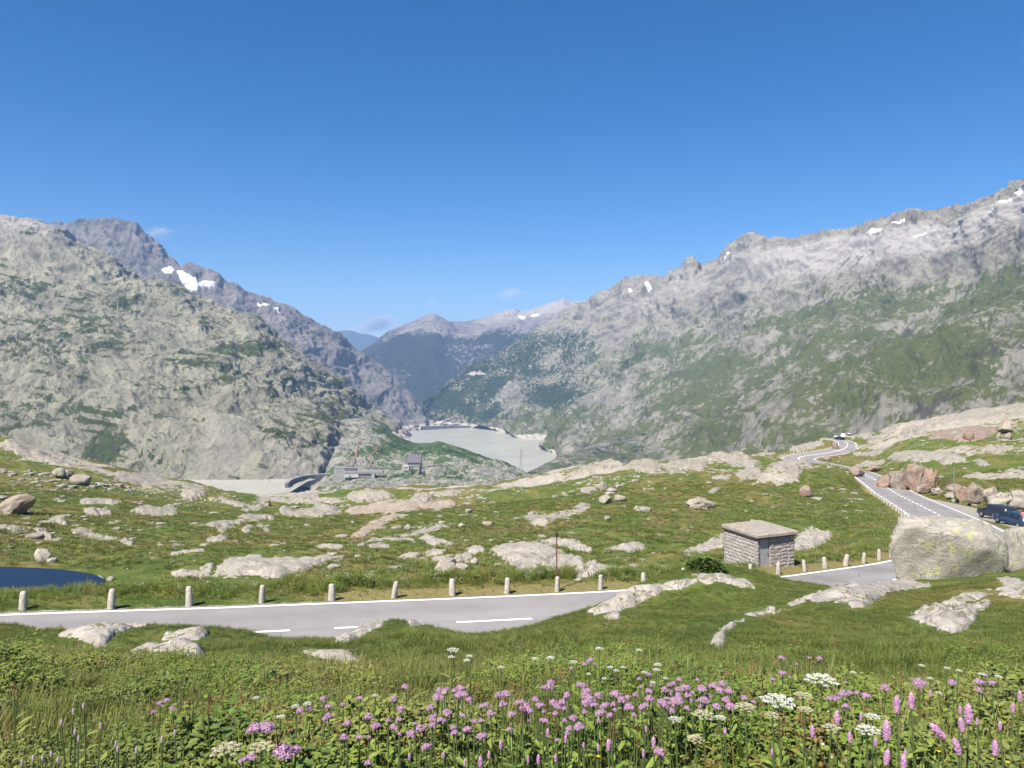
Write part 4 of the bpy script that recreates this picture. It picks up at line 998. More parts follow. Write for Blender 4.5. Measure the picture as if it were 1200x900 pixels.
slab([(1039,538),(1048,530),(1070,529),(1085,528),(1105,530),(1120,532),(1136,540),(1120,541),(1108,544),(1095,539),(1075,541),(1055,539)], 1.6, 'broad pale ledge above the reddish road cutting', 'granite_far', .8)
slab([(1000,528),(1015,530),(1038,524),(1030,533),(1015,534),(1000,533)], 1.2, 'smooth spindle-shaped slab right of the hairpin', 'granite_far', .4)
slab([(1145,530),(1155,523),(1170,520),(1188,521),(1185,528),(1170,531),(1158,529)], 1.4, 'ragged pale outcrop high in the meadow near the right edge', 'granite_far', 1.0)
slab([(1139,540),(1145,537),(1155,540),(1163,545),(1150,547)], .9, 'smooth dark grey slab in the right hillside meadow', 'granite_far', .2)
slab([(1126,559),(1145,555),(1165,556),(1185,551),(1205,552),(1205,560),(1175,561),(1150,562)], 1.1, 'flat layered slabs just above the lay-by rocks at the right edge', 'granite_far', 1.0)
slab([(1000,546),(1015,541),(1038,539),(1032,545),(1010,548)], 1.2, 'pale ledge behind the rusty rocks at the road curve', 'granite_far', .7)
slab([(975,531),(990,526),(1010,521),(1024,522),(1000,528),(985,532)], .9, 'thin pale rock strip along the upper side of the hairpin', 'granite_far', .5)
slab([(924,528),(932,520),(945,514),(951,519),(962,515),(967,521),(955,525),(945,528),(930,531)], 1.8, 'white shattered rocks above the outer side of the hairpin', 'granite_far', 1.0)

# boulders
big = boulder(1117, 677, 142, 66, 'huge grey boulder with yellow lichen standing at the road bend on the right', 'granite_lichen', 5, .62, 0.1, 5, .08, square=1.0, sink=1.0, cuts=7)
boulder(1170, 668, 34, 34, 'narrow lichen-covered block leaning on the right side of the huge boulder', 'granite_lichen', 21, .8, .3, 4, .10, square=.8, sink=.5)
boulder(1204, 664, 52, 42, 'lichen-covered block at the right photo edge beside the huge boulder', 'granite_lichen', 33, .8, .1, 4, .10, square=.8, sink=.5)
boulder(14, 604, 40, 24, 'tilted brown boulder with a pointed right end at the left photo edge', 'granite_tan', 12, .7, .2, 4, .12, lean=.5)
boulder(66, 560, 16, 11, 'grey-white boulder whose right face is in dark shade, on the left slope', 'granite_far', 9, .9)
boulder(76, 559, 15, 8, 'dark sided block pressed against the grey-white boulder on the left slope', 'granite_far', 17, 1.0)
boulder(91, 568, 26, 11, 'greenish rounded boulder right of the dark sided block on the left slope', 'granite_far', 14, .8, rough=.06)
boulder(48, 659, 22, 15, 'lumpy white boulder standing left above the pond', 'granite', 3, .7, rough=.25)
boulder(58, 660, 14, 6, 'low white stone right at the lumpy boulder above the pond', 'granite', 4, .7, rough=.2)
for k, (px, py, w, h, l) in enumerate([(205,677,0,0,'')][:0] + [
    (70,683,12,8,'pale stone at the right tip of the pond, left of a row'), (98,684,16,10,'largest pale stone of the row beside the pond tip'), (114,684,14,9,'squarish pale stone right of the largest one at the pond tip'), (128,682,10,6,'small pale stone ending the row right of the pond')]):
    boulder(px, py, w, h, l, 'granite', 40 + k, .8, rough=.15)
boulder(521, 672, 27, 15, 'big rounded white boulder by the verge behind the guard stones', 'granite', 61, .8, .2, 4, .08)
boulder(538, 671, 22, 10, 'low rounded boulder overlapping the big white one on its right', 'granite', 62, .8, 0, 4, .08)
boulder(516, 661, 9, 7, 'small round boulder behind the big white boulder by the verge', 'granite', 63, .9)
boulder(556, 662, 9, 8, 'slanted block below the layered grey slab stack', 'granite', 64, .9, .5)
boulder(706, 574, 17, 10, 'pointed white boulder under the beige skyline dome', 'granite_far', 71, .8)
boulder(717, 576, 14, 4, 'flat rock at the right foot of the pointed white boulder', 'granite_far', 72, .8)
boulder(711, 591, 17, 11, 'grey creviced boulder, left of a pair in the upper meadow', 'granite_far', 73, .8, rough=.2)
boulder(727, 588, 15, 8, 'grey creviced boulder, right of a pair in the upper meadow', 'granite_far', 74, .8, rough=.2)
boulder(746, 598, 7, 5, 'single white stone below the pair of creviced boulders', 'granite_far', 75, .9)
boulder(712, 610, 8, 5, 'small triangular stone below the winding flat slab', 'granite_far', 76, .9)
boulder(549, 591+11, 10, 6, 'lone white boulder in the green slope right of the bright dome', 'granite_far', 77, .9)
boulder(573, 617, 17, 6, 'brownish low boulder in the middle meadow right of the grey slab', 'granite_tan', 78, .8)
boulder(541, 618, 8, 5, 'round stone left of the brownish low boulder', 'granite_far', 79, .8)
boulder(477, 622, 9, 7, 'pinkish lone boulder above the flat grey beige slab', 'granite_far', 80, .8)
boulder(825, 597, 37, 14, 'rough grey boulder pile behind the hut on the meadow slope', 'granite_far', 81, .7, 0, 4, .22)
boulder(947, 584, 17, 15, 'reddish white boulder alone in the green slope under the knoll', 'granite_rust', 82, .8, .3, 4, .10)
boulder(980, 527, 9, 9, 'orange rock at the inner side of the hairpin', 'granite_rust', 83, .9)
boulder(970, 540, 10, 6, 'small reddish rock at the right end of the visible hairpin road', 'granite_rust', 84, .9)
boulder(1006, 560, 20, 13, 'reddish rounded rock where the road disappears behind the slope', 'granite_rust', 85, .8, 0, 4, .14)
boulder(1027, 553, 24, 7, 'low orange topped rock right of the reddish rounded rock', 'granite_rust', 86, .8, 0, 4, .14)
boulder(1184, 507, 20, 14, 'tan cubic boulder high on the right hillside', 'granite_tan', 87, .9, .3, 4, .08, square=.5)
boulder(1184, 516, 12, 10, 'yellowish block just below the tan cubic boulder', 'granite_tan', 88, .9, .1, square=.3)
boulder(1171, 514, 5, 6, 'small pale stone left of the yellowish block', 'granite_tan', 89, .9)
boulder(1139, 516, 14, 11, 'rusty red block breaking out of the long hillside outcrop', 'granite_rust', 90, .8, .2, square=.4)
for k, (px, py, w, h, m, l) in enumerate([
    (1046,572,26,20,'granite_rust','dark grey rock nose at the left end of the reddish road cutting'),(1062,574,26,32,'granite_rust','tall tan rock face left of centre in the road cutting'),
    (1078,575,24,38,'granite_rust','tallest orange streaked rock of the road cutting'),(1094,573,18,30,'granite_rust','orange block right of the tallest rock in the cutting'),
    (1085,578,16,14,'granite_rust','lower grey block before the tallest rock of the cutting'),(1101,578,14,9,'granite','small pale block ending the cutting towards the pole'),
    (1117,583,12,7,'granite','white low rock at the foot of the grey pole'),(1122,575,18,10,'granite_rust','smooth pinkish rock right behind the grey pole'),
    (1134,586,20,22,'granite_rust','brown striped rock face behind the lay-by, left part'),(1150,589,22,28,'granite_rust','dark red rock face behind the lay-by, tallest part'),
    (1166,590,16,24,'granite_tan','tan crumbled rock between the red face and the grey wall of rock'),(1182,594,26,24,'granite','grey rock wall right behind the dark car'),
    (1204,596,26,26,'granite','grey rock wall at the right photo edge behind the cars')]):
    boulder(px, py + 1, w * 1.4, h * .85, l, m, 120 + k, .7, .3 * math.sin(k), 4, .30, square=.5, sink=.4, cuts=14)

# more of the loose stones that lie about the meadow: one by one
_r = np.random.default_rng(5); shapes = []
for k in range(6):
    V, F = rock_shape(300 + k, 2, 9, .15); V = V / np.abs(V).max(0); V[:, 2] += .45
    shapes.append(np_mesh('loose_stone', V, F, M['granite_far'], smooth=False))
n = 0
while n < 210:
    px, py = _r.uniform(5, 1195), _r.uniform(530, 672)
    X, Y, Z = cast(px, py)
    if Y < 44 or Y > 270 or abs(road_near([X], [Y])[0][0]) < 6 or math.hypot(X - 14.6, Y - 45.4) < 4 or (Z < POND_Z + .15 and abs(X + 34) < 16 and abs(Y - 50) < 6): continue
    if float(poly_sd(np.array([X]), np.array([Y]), LAYBY)[0]) > -2: continue
    if fbm(X / 25, Y / 25, 3.7, 2) < -0.05 and _r.random() < .8: continue
    s = _r.choice([2.2, 2.8, 3.4, 4.5], p=[.4, .3, .2, .1]) / FPX * Y / 2
    o = link(bpy.data.objects.new('loose_stone', shapes[n % 6])); o.location = (X, Y, Z)
    o.rotation_euler = (0, 0, _r.uniform(0, 6.28)); o.scale = (s * _r.uniform(.9, 1.6), s, s * _r.uniform(.5, .9))
    tag(o, 'small pale granite stone lying loose in the meadow beyond the road', 'stone', 'loose stones in the meadow'); n += 1

# ---------------------------------------------------------------- stone hut
M['roof'] = mat_plain('roof_concrete', (0.265, 0.235, 0.205), 0.9, 3.0, 0.18, 0.15, 0, 0.3)
M['door'] = mat_plain('door_paint', (0.27, 0.275, 0.29), 0.5, 2.0, 0.08)
M['eave_strip'] = mat_plain('dark_brown', (0.055, 0.045, 0.04), 0.9, 3, .2)
M['mortar'] = mat_plain('mortar', (0.17, 0.16, 0.15), 0.95)
M['metal'] = mat_plain('grey_metal', (0.30, 0.30, 0.29), 0.5, 4, 0.15, 0.4, 0.6)
q = NT('hewn_granite'); oi = q.n('ShaderNodeObjectInfo'); p = q.pos()
nn = q.noise(p, 5, 5, 0.7)
c = q.mix(q.ramp(nn, 0.3, 0.7), (0.25, 0.228, 0.212), (0.38, 0.352, 0.332))
c = q.mix(q.ramp(oi.outputs['Random'], 0, 1, 0, 0.5), c, (0.25, 0.23, 0.21))
M['block'] = q.done(c, 0.9, q.bump(nn, 0.7, 0.08), 0.15)
hA = math.atan2(0.39, 0.92)
hx, hy, hz0 = 13.87, 43.5, -11.99
hut = tag(empty('stone_hut', (hx, hy, hz0), hA), 'small square hut of hewn granite blocks with a flat concrete roof and grey door', 'hut')
WX, WY, WB, WT = 2.75, 2.9, -1.0, 1.79       # door wall along +x, long side along +y (local)
wl = MB()
wl.box((WX/2, 0.10, WT - .05), (WX - .08, .14, .10))                     # lintel strip over the door wall
wl.box(((0.90 + WX)/2, 0.16, (WB + WT)/2), (WX - .90 - .06, .24, WT - WB))
wl.box((0.14, WY/2, (WB + WT)/2), (.22, WY - .06, WT - WB)); wl.box((WX - .14, WY/2, (WB + WT)/2), (.22, WY - .5, WT - WB))
wl.box((WX/2, WY - .14, (WB + WT)/2), (WX - .5, .22, WT - WB)); wl.box((0.5, 0.2, WB/2 - .04), (.76, .3, -WB))
wl.build('wall', M['mortar'], hut)
blk = []
for k in range(8):
    r = random.Random(k); b = MB()
    w = 1.0; pts = [(-.5,-.5,-.5),(.5,-.5,-.5),(.5,.5,-.5),(-.5,.5,-.5),(-.5,-.5,.5),(.5,-.5,.5),(.5,.5,.5),(-.5,.5,.5)]
    j = lambda: r.uniform(-.03, .03)
    fr = [(-.44 + j(), -.5, -.40 + j()), (.44 + j(), -.5, -.40 + j()), (.44 + j(), -.5, .40 + j()), (-.44 + j(), -.5, .40 + j())]   # rough outer face stands proud
    fr2 = [(x * .78, -.72 + r.uniform(-.14, .14), z * .7) for x, y, z in fr]
    b.add(pts, [(3,2,1,0),(4,5,6,7),(1,2,6,5),(2,3,7,6),(3,0,4,7)])
    b.add([pts[0], pts[1], pts[5], pts[4]] + fr2, [(0,1,5,4),(1,2,6,5),(2,3,7,6),(3,0,4,7),(4,5,6,7)])
    blk.append(b.mesh('stone_block', M['block']))
bi = 0
def courses(x0, x1, place, base=WB, top=WT):
    """rows of blocks from x0 to x1 along a wall; place(u, z, length, height, mesh)"""
    global bi
    n = 14; h = (top - base) / n
    for k in range(n):
        u = x0; r = random.Random(k * 31 + int(x0 * 10)); first = True
        while u < x1 - .05:
            L = r.uniform(.36, .62)
            if first and k % 2: L *= .55
            first = False
            if x1 - u - L < .2: L = x1 - u
            o = link(bpy.data.objects.new('stone_block', blk[bi % 8]), hut); bi += 1
            place(o, u + L / 2, base + (k + .5) * h, L - .018, h - .018 + 0)
            u += L
def pf(o, u, z, L, h): o.location = (u, .075, z); o.scale = (L, .13, h)
def pr(o, u, z, L, h): o.location = (WX - .075, u, z); o.rotation_euler = (0, 0, math.pi/2); o.scale = (L, .13, h)
def pl(o, u, z, L, h): o.location = (.075, u, z); o.rotation_euler = (0, 0, -math.pi/2); o.scale = (L, .13, h)
def pb(o, u, z, L, h): o.location = (u, WY - .075, z); o.rotation_euler = (0, 0, math.pi); o.scale = (L, .13, h)
courses(0.92, WX, pf); courses(0.15, WY - .15, pl); courses(0.15, WY - .15, pr); courses(0.0, WX, pb)
courses(0.0, 0.15, pf)
rf = MB()
o_ = .16
for z0, z1, k in ((WT, WT + .13, 0.0), (WT + .13, WT + .20, .05)):
    pass
vs = []
for z, e in ((WT + .004, o_), (WT + .15, o_), (WT + .20, o_ - .06)):
    vs += [(-o_ * .4 - e * .3, -e - .06, z), (WX + e * .5, -e - .06, z), (WX + e * .5, WY + e * .4, z), (-o_ * .4 - e * .3, WY + e * .4, z)]
vs.append((WX / 2, WY / 2, WT + .24))
rf.add(vs, [(3,2,1,0)] + [(a, (a+1) % 4, 4 + (a+1) % 4, 4 + a) for a in range(4)] + [(4+a, 4+(a+1) % 4, 8 + (a+1) % 4, 8 + a) for a in range(4)] + [(8+a, 8+(a+1) % 4, 12) for a in range(4)])
rf.build('roof', M['roof'], hut)
b = MB(); b.box((WX/2 - .02, -.02, WT - .045), (WX + .10, .16, .11)); b.box((-.03, WY/2 + .05, WT - .045), (.14, WY, .11)); b.build('eave_strip', M['eave_strip'], hut)  # narrow dark band below the roof slab, along door wall and left wall
d = MB(); d.box((.535, .10, .83), (.75, .05, 1.70)); d.box((.535, .07, .83), (.66, .02, 1.58))
door = d.build('door', M['door'], hut)
d = MB(); d.box((.81, .035, .82), (.03, .06, .14)); d.box((.78, .01, .86), (.11, .02, .025)); d.build('handle', M['metal'], door)
d = MB(); d.box((.535, -.15, -.05), (1.0, .5, .12)); d.build('doorstep', M['roof'], hut)

# ---------------------------------------------------------------- guard stones
M['whitestone'] = mat_plain('whitewashed_granite', (0.36, 0.335, 0.30), 0.85, 14, 0.28, 0.15, 0, 0.4)
gm = []
for k in range(5):
    r = random.Random(k + 50); b = MB(); prof = [(.0, -.25), (.150, -.25), (.148, 0), (.138, .25), (.122, .52), (.112, .62), (.085, .675), (.0, .69)]
    b.lathe([(a * (1 + r.uniform(-.06, .06)), z + (r.uniform(-.02, .02) if 0 < z < .66 else 0)) for a, z in prof], 10)
    b.v = [(x * (1.08 + .1 * (abs(x) > abs(y))) + .012 * math.sin(9 * z + k), y * .95, z) for x, y, z in b.v]
    gm.append(b.mesh('guard_stone', M['whitestone'], True))
ORD = ['leftmost', 'second', 'third', 'fourth', 'fifth', 'sixth', 'seventh', 'eighth', 'ninth', 'tenth', 'eleventh', 'twelfth', 'thirteenth', 'fourteenth', 'fifteenth', 'sixteenth', 'seventeenth', 'eighteenth', 'nineteenth', 'twentieth', 'last']
def guard(x, y, z, lab, grp, k, s=1.0):
    o = link(bpy.data.objects.new('guard_stone', gm[k % 5])); o.location = (x, y, z)
    o.rotation_euler = (random.gauss(0, .05), random.gauss(0, .06), random.uniform(0, 6.28)); v = random.uniform(.88, 1.06); o.scale = (s * .92 * v, s * .92 * v, s * random.uniform(.90, 1.04))
    tag(o, lab, 'guard stone', grp)
for k, (px, py, d) in enumerate(STONES):
    x, y, z = wpt(px, py, d)
    l = f'{ORD[k]} white guard stone from the left along the far road edge' if 0 < k < 20 else ('leftmost white guard stone, before the dark pond' if k == 0 else 'last white guard stone before the huge lichen boulder hides the row')
    guard(x, y, float(ground(x, y)) , l, 'white guard stones along the near road', k)
a0 = int(np.argmin(np.hypot(ROAD[:, 0] - 44, ROAD[:, 1] - 76.5))); a1 = int(np.argmin(np.abs(ROAD[:, 1] - 140)))
for k, i in enumerate(range(a0, a1, 6)):
    x, y = ROAD[i, :2] - ROAD_N[i] * (HALF + .5 + WIDE[i])
    guard(x, y, float(ground(x, y)), 'small pale guard stone on the grassy left edge of the straight road beyond the boulder', 'guard stones along the straight road', k)
a0 = int(np.argmin(np.hypot(ROAD[:, 0] - 86, ROAD[:, 1] - 222))); a1 = int(np.argmin(np.hypot(ROAD[:, 0] - 112, ROAD[:, 1] - 268)))
for k, i in enumerate(range(a0, a1, 3)):
    x, y = ROAD[i, :2] - ROAD_N[i] * (HALF + .5 + WIDE[i])
    guard(x, y, float(ground(x, y)), 'tiny pale guard stone on the outer edge of the far hairpin bend', 'guard stones round the hairpin', k)

# ---------------------------------------------------------------- poles
M['rust'] = mat_plain('rusty_steel', (0.13, 0.055, 0.038), 0.8, 8, 0.3)
M['dark'] = mat_plain('dark_plastic', (0.025, 0.022, 0.022), 0.6)
x, y, z = wpt(652.5, 688, 34.0)
po = tag(empty('marker_pole', (x, y + .05, float(ground(x, y)))), 'thin rusty pole standing behind a guard stone before the white slabs', 'pole')
b = MB(); b.tube([(0, 0, -.3), (0, 0, 2.50)], .028, 8); b.build('pole', M['rust'], po)
b = MB(); b.box((0, -.03, 2.44), (.13, .09, .10)); b.tube([(0, 0, 2.5), (0, 0, 2.58)], .018, 6); b.build('cap', M['dark'], po)
x, y, z = cast(1118, 588)
po = tag(empty('road_pole', (x, y, z)), 'tall grey pole with a pale foot at the lay-by before the pinkish rocks', 'pole')
h = 41 / FPX * y
b = MB(); b.tube([(0, 0, -.3), (0, 0, h)], [.10, .07], 8); b.build('shaft', M['metal'], po)
b = MB(); b.box((0, 0, .12), (.5, .5, .5), taper=.8); b.build('foot', M['whitestone'], po)
x, y, z = cast(1072, 612)
po = tag(empty('snow_pole', (x, y, z)), 'thin snow pole at the left edge of the straight road above the huge boulder', 'pole')
b = MB(); b.tube([(0, 0, -.2), (0, 0, 1.9)], .025, 6); b.build('shaft', M['metal'], po)
b = MB(); b.tube([(0, 0, 1.5), (0, 0, 1.7)], .029, 6); b.build('band', M['rust'], po)

# ---------------------------------------------------------------- cars
def paint(name, col):
    q = NT(name); return q.done(col, 0.28, None, 0.5)
M['car_dark'] = paint('dark_car_paint', (0.018, 0.026, 0.034)); M['car_blue'] = paint('blue_car_paint', (0.022, 0.042, 0.08)); M['car_white'] = paint('white_car_paint', (0.75, 0.75, 0.75))
M['glass'] = paint('car_glass', (0.015, 0.02, 0.028)); M['tyre'] = mat_plain('tyre', (0.02, 0.02, 0.02), 0.8); M['rim'] = mat_plain('rim', (0.45, 0.45, 0.46), 0.35, 0, 0, 0.5, 0.8)
M['tail'] = paint('tail_lamp', (0.40, 0.02, 0.02)); M['lamp'] = paint('head_lamp', (0.8, 0.8, 0.8)); M['plate'] = mat_plain('plate', (0.75, 0.75, 0.73), 0.5); M['bumper'] = mat_plain('bumper_grey', (0.42, 0.43, 0.46), 0.45)
def body_mesh(L, W, H, sill, belt, prof, hood):
    """car shell from cross-sections along its length: prof = (s, roof height, half width at the roof, half width at the belt)"""
    V, F = [], []
    for s, zt, wr, wb in prof:
        ring = [(-wb * .92, sill), (-wb, sill + .18), (-wb, belt - .06), (-wb * .97, belt), (-wr, max(zt - .07, belt)), (-wr * .82, max(zt, belt)), (wr * .82, max(zt, belt)), (wr, max(zt - .07, belt)), (wb * .97, belt), (wb, belt - .06), (wb, sill + .18), (wb * .92, sill)]
        V += [(x, s, min(z, zt) if z > belt else min(z, zt)) for x, z in ring]
    n = 12
    for i in range(len(prof) - 1):
        F += [(i*n + k, i*n + (k+1) % n, (i+1)*n + (k+1) % n, (i+1)*n + k) for k in range(n)]
    F += [tuple(range(n)), tuple((len(prof)-1)*n + k for k in range(n-1, -1, -1))]
    return V, F
def car(loc, rz, mat, label, L, W, H, suv, group, front_bumper=None):
    """heading along local +y; wheels, glass, lamps, plate and mirrors are parts"""
    c = tag(empty('parked_car', loc, rz), label, 'car', group)
    w = W / 2; belt = H * .60; sill = .22 if not suv else .32
    h = L / 2
    prof = [(-h, belt * .80, w * .70, w * .86), (-h + .06, belt + .0, w * .74, w * .95), (-h + (.18 if suv else .30), H * (.93 if suv else .86), w * .74, w), (-h + .55, H * .985, w * .76, w), (-h + 1.1, H, w * .77, w), (h - 2.0, H * .99, w * .77, w), (h - 1.75, H * .95, w * .76, w),
            (h - 1.15, belt + .06, w * .80, w), (h - .5, belt - .02, w * .8, w * .97), (h - .10, belt * .88, w * .75, w * .90), (h, belt * .62, w * .7, w * .80)]
    V, F = body_mesh(L, W, H, sill, belt, prof, 0)
    b = MB(); b.add(V, F); b.build('body', mat, c, True)
    g = MB()      # side windows, rear and front screens: thin panes just proud of the shell
    for sx in (-1, 1):
        for y0, y1 in ((-h + .55, -h + 1.15), (-h + 1.22, -h + 2.02), (-h + 2.10, h - 1.62)):
            a0, a1 = w * .985, w * .80; z0, z1 = belt + .03, H * .93
            sl = .42 if y1 > h - 1.7 else 0
            p = [(sx * (a0 + .012), y0, z0), (sx * (a0 + .012), y1 + sl * .8, z0), (sx * (a1 + .012), y1 - .08, z1), (sx * (a1 + .012), y0 + .06, z1)]
            g2 = MB(); g2.add(p, [(0, 1, 2, 3) if sx > 0 else (3, 2, 1, 0)]); g2.build('side_window', M['glass'], c)
    y0 = -h + .05; y1 = -h + (.2 if suv else .31)
    g = MB(); g.add([(-w * .78, y0 - .02, belt + .02), (w * .78, y0 - .02, belt + .02), (w * .66, y1 - .035, H * .88), (-w * .66, y1 - .035, H * .88)], [(0, 1, 2, 3)]); g.build('rear_window', M['glass'], c)
    g = MB(); g.add([(-w * .82, h - 1.18, belt + .10), (w * .82, h - 1.18, belt + .10), (w * .68, h - 1.72, H * .955), (-w * .68, h - 1.72, H * .955)], [(3, 2, 1, 0)]); g.build('windscreen', M['glass'], c)
    b = MB(); b.box((0, -h - .02, sill + .20), (W * .90, .14, .26)); b.build('rear_bumper', front_bumper or mat, c)
    b = MB(); b.box((0, h - .05, sill + .16), (W * .82, .14, .24)); b.build('front_bumper', front_bumper or mat, c)
    b = MB(); b.box((0, -h - .045, belt - .22), (.50, .02, .12)); b.build('number_plate', M['plate'], c)
    for sx in (-1, 1):
        b = MB(); b.box((sx * w * .80, -h - .02, belt - .12), (.20, .08, .24)); b.build('tail_lamp', M['tail'], c)
        b = MB(); b.box((sx * w * .66, h - .06, belt * .76), (.32, .10, .13)); b.build('headlight', M['lamp'], c)
        b = MB(); b.box((sx * (w + .10), h - 1.35, belt + .10), (.18, .09, .13)); b.build('wing_mirror', mat, c)
        for yy in (-h + .80, h - .85):
            r = .36 if suv else .31
            t = MB(); t.lathe([(r * .55, -.10), (r * .95, -.11), (r, -.06), (r, .06), (r * .95, .11), (r * .55, .10)], 16)
            t.v = [(z + sx * (w - .08), yy + x, y + r) for x, y, z in t.v]
            wh = t.build('wheel', M['tyre'], c, True)
            t = MB(); t.lathe([(0, .10), (r * .25, .10), (r * .6, .085), (r * .6, .0), (0, 0)], 12); t.v = [(sx * (z + w - .08), yy + x, y + r) for x, y, z in t.v]
            t.build('rim', M['rim'], wh)
    return c
def gz(x, y): return float(ground(x, y))
car((55.6, 88.0, gz(55.6, 88.0)), .16, M['car_dark'], 'very dark off-road car parked in the lay-by, ahead of the blue car', 4.4, 1.85, 1.72, True, 'cars parked in the lay-by')
car((52.6, 80.4, gz(52.6, 80.4)), .16, M['car_blue'], 'blue car with a pale rear bumper parked nearest in the lay-by', 4.3, 1.78, 1.48, False, 'cars parked in the lay-by', M['bumper'])
def small_car(px, py, mat, label, rz):
    X, Y, Z = cast(px, py); b = MB(); w = .88
    V, F = body_mesh(4.2, 1.76, 1.5, .25, .88, [(-2.1, .7, .6, .78), (-2.0, .9, .64, .86), (-1.75, 1.38, .66, .88), (-1, 1.5, .68, .88), (.3, 1.47, .68, .88), (1.1, .95, .7, .88), (2.0, .75, .66, .8), (2.1, .5, .6, .75)], 0)
    b.add(V, F, 0)
    b.box((0, -.3, 1.18), (1.70, 1.6, .30), 1, taper=.85); b.box((0, -1.80, 1.12), (1.2, .2, .30), 1); b.box((0, .72, 1.17), (1.2, .5, .25), 1, taper=.8)
    for sx in (-1, 1):
        for yy in (-1.3, 1.25): b.box((sx * .80, yy, .3), (.2, .6, .6), 2, taper=.8)
    o = b.build('parked_car', [mat, M['glass'], M['tyre']]); o.location = (X, Y, Z); o.rotation_euler = (0, 0, rz)
    tag(o, label, 'car', 'tiny cars parked beyond the hairpin')
small_car(988, 509, M['car_white'], 'tiny white car parked on the far road above the hairpin', -.4)
small_car(980, 510, M['car_dark'], 'tiny dark car parked left of the tiny white car above the hairpin', -.4)
small_car(996, 509.5, M['car_dark'], 'tiny dark car right of the tiny white car above the hairpin', -.4)
small_car(984, 516, M['car_dark'], 'tiny dark car on the road just behind the orange hairpin rock', .3)

# ---------------------------------------------------------------- person at the right edge
def person(loc, rz, label):
    sk = {'pelvis': (0, 0, .92), 'waist': (0, 0, 1.08), 'chest': (0, .02, 1.30), 'neck': (0, .02, 1.46), 'chin': (0, 0, 1.54), 'skull': (0, -.01, 1.66), 'top': (0, 0, 1.73)}
    V = [sk[k] for k in ('pelvis', 'waist', 'chest', 'neck', 'chin', 'skull', 'top')]; R = [.15, .125, .15, .06, .075, .095, .05]
    E = [(i, i + 1) for i in range(6)]
    for s in (-1, 1):
        b0 = len(V); V += [(s * .10, 0, .86), (s * .11, -.02, .48), (s * .11, .03, .09), (s * .12, -.15, .04)]; R += [.10, .07, .048, .04]
        E += [(0, b0), (b0, b0 + 1), (b0 + 1, b0 + 2), (b0 + 2, b0 + 3)]
        b1 = len(V); fw = -.25 if s < 0 else -.02
        V += [(s * .19, .02, 1.40), (s * .25, .01, 1.13), (s * .24, fw, .92 + (.14 if s < 0 else 0)), (s * .235, fw - .06, .84 + (.2 if s < 0 else 0))]; R += [.065, .048, .036, .034]
        E += [(2, b1), (b1, b1 + 1), (b1 + 1, b1 + 2), (b1 + 2, b1 + 3)]
        for f in range(5):
            b2 = len(V); V += [(s * .235 + (f - 2) * .017, fw - .08, .80 + (.24 if s < 0 else 0)), (s * .235 + (f - 2) * .02, fw - .09, .745 + (.28 if s < 0 else 0) + .01 * abs(f - 2))]; R += [.011, .008]
            E += [(b1 + 3, b2), (b2, b2 + 1)]
    me = bpy.data.meshes.new('person'); me.from_pydata(V, E, []); o = bpy.data.objects.new('person', me); COL.objects.link(o)
    m = o.modifiers.new('skin', 'SKIN'); me_sv = me.skin_vertices[0].data
    for i, r in enumerate(R): me_sv[i].radius = (r * 1.15 if i < 4 else r, r * .8 if i < 3 else r)
    me_sv[0].use_root = True
    s2 = o.modifiers.new('sub', 'SUBSURF'); s2.levels = s2.render_levels = 1
    dg = bpy.context.evaluated_depsgraph_get(); nm = bpy.data.meshes.new_from_object(o.evaluated_get(dg))
    bpy.data.objects.remove(o)
    for mm in (mat_plain('skin', (0.45, 0.26, 0.19), .6), mat_plain('pink_cloth', (0.52, 0.16, 0.17), .85), mat_plain('dark_cloth', (0.03, 0.03, 0.04), .85), mat_plain('shoe', (0.08, 0.07, 0.06), .7)): nm.materials.append(mm)
    for p_ in nm.polygons:
        c_ = p_.center; zc = c_.z
        p_.material_index = 3 if zc < .10 else 2 if (zc < .96 and abs(c_.x) < .20) else 1 if (.96 <= zc < 1.47 and (abs(c_.x) < .22 or zc > 1.2)) else 0
        p_.use_smooth = True
    o = link(bpy.data.objects.new('person', nm)); o.location = loc; o.rotation_euler = (0, 0, rz)
    hair = MB(); hair.lathe([(.0, .095), (.06, .085), (.098, .03), (.104, -.03), (.09, -.10), (.05, -.12)], 12, (0, .015, 1.655)); hair.build('hair', mat_plain('hair', (0.05, 0.03, 0.02), .8), o, True)
    return tag(o, label, 'person')
px_, py_ = 1199.0, 617.0
Xp, Yp = (px_ - 600) / FPX * 78.6, 78.6
person((Xp, Yp, gz(Xp, Yp)), 2.0, 'person in a pink top and dark trousers standing behind the blue car')

# ---------------------------------------------------------------- buildings and dams far below
def hit_mesh(P, PX, PY, px, py):
    k = np.argmin((PX - px) ** 2 + (PY - py) ** 2 + (P[..., 1] > 2600) * 1e6); return P.reshape(-1, 3)[k]
M['wall_stone'] = mat_plain('pale_masonry', (0.25, 0.23, 0.21), 0.9, 0.3, 0.15); M['wall_white'] = mat_plain('white_render', (0.36, 0.345, 0.32), 0.9, 0.2, 0.08)
M['slate'] = mat_plain('slate_roof', (0.095, 0.085, 0.10), 0.7, 0.4, 0.2); M['pane'] = paint('window_pane', (0.03, 0.035, 0.045)); M['concrete'] = mat_plain('concrete', (0.24, 0.23, 0.22), 0.9, 0.08, 0.15)
M['dam'] = mat_plain('dark_dam_concrete', (0.085, 0.085, 0.10), 0.9, 0.06, 0.25); M['flatroof'] = mat_plain('flat_roof', (0.21, 0.195, 0.195), 0.9, 0.2, 0.1)
def at(px, py, d): return Vector(wpt(px, py, d))
o = Vector(hit_mesh(PE, PXE, PYE, 485.5, 551.5)) + Vector((0, -4, 2))
ho = tag(empty('hospice', o), 'large stone hospice with a steep dark slate roof on the rocky hill', 'building')
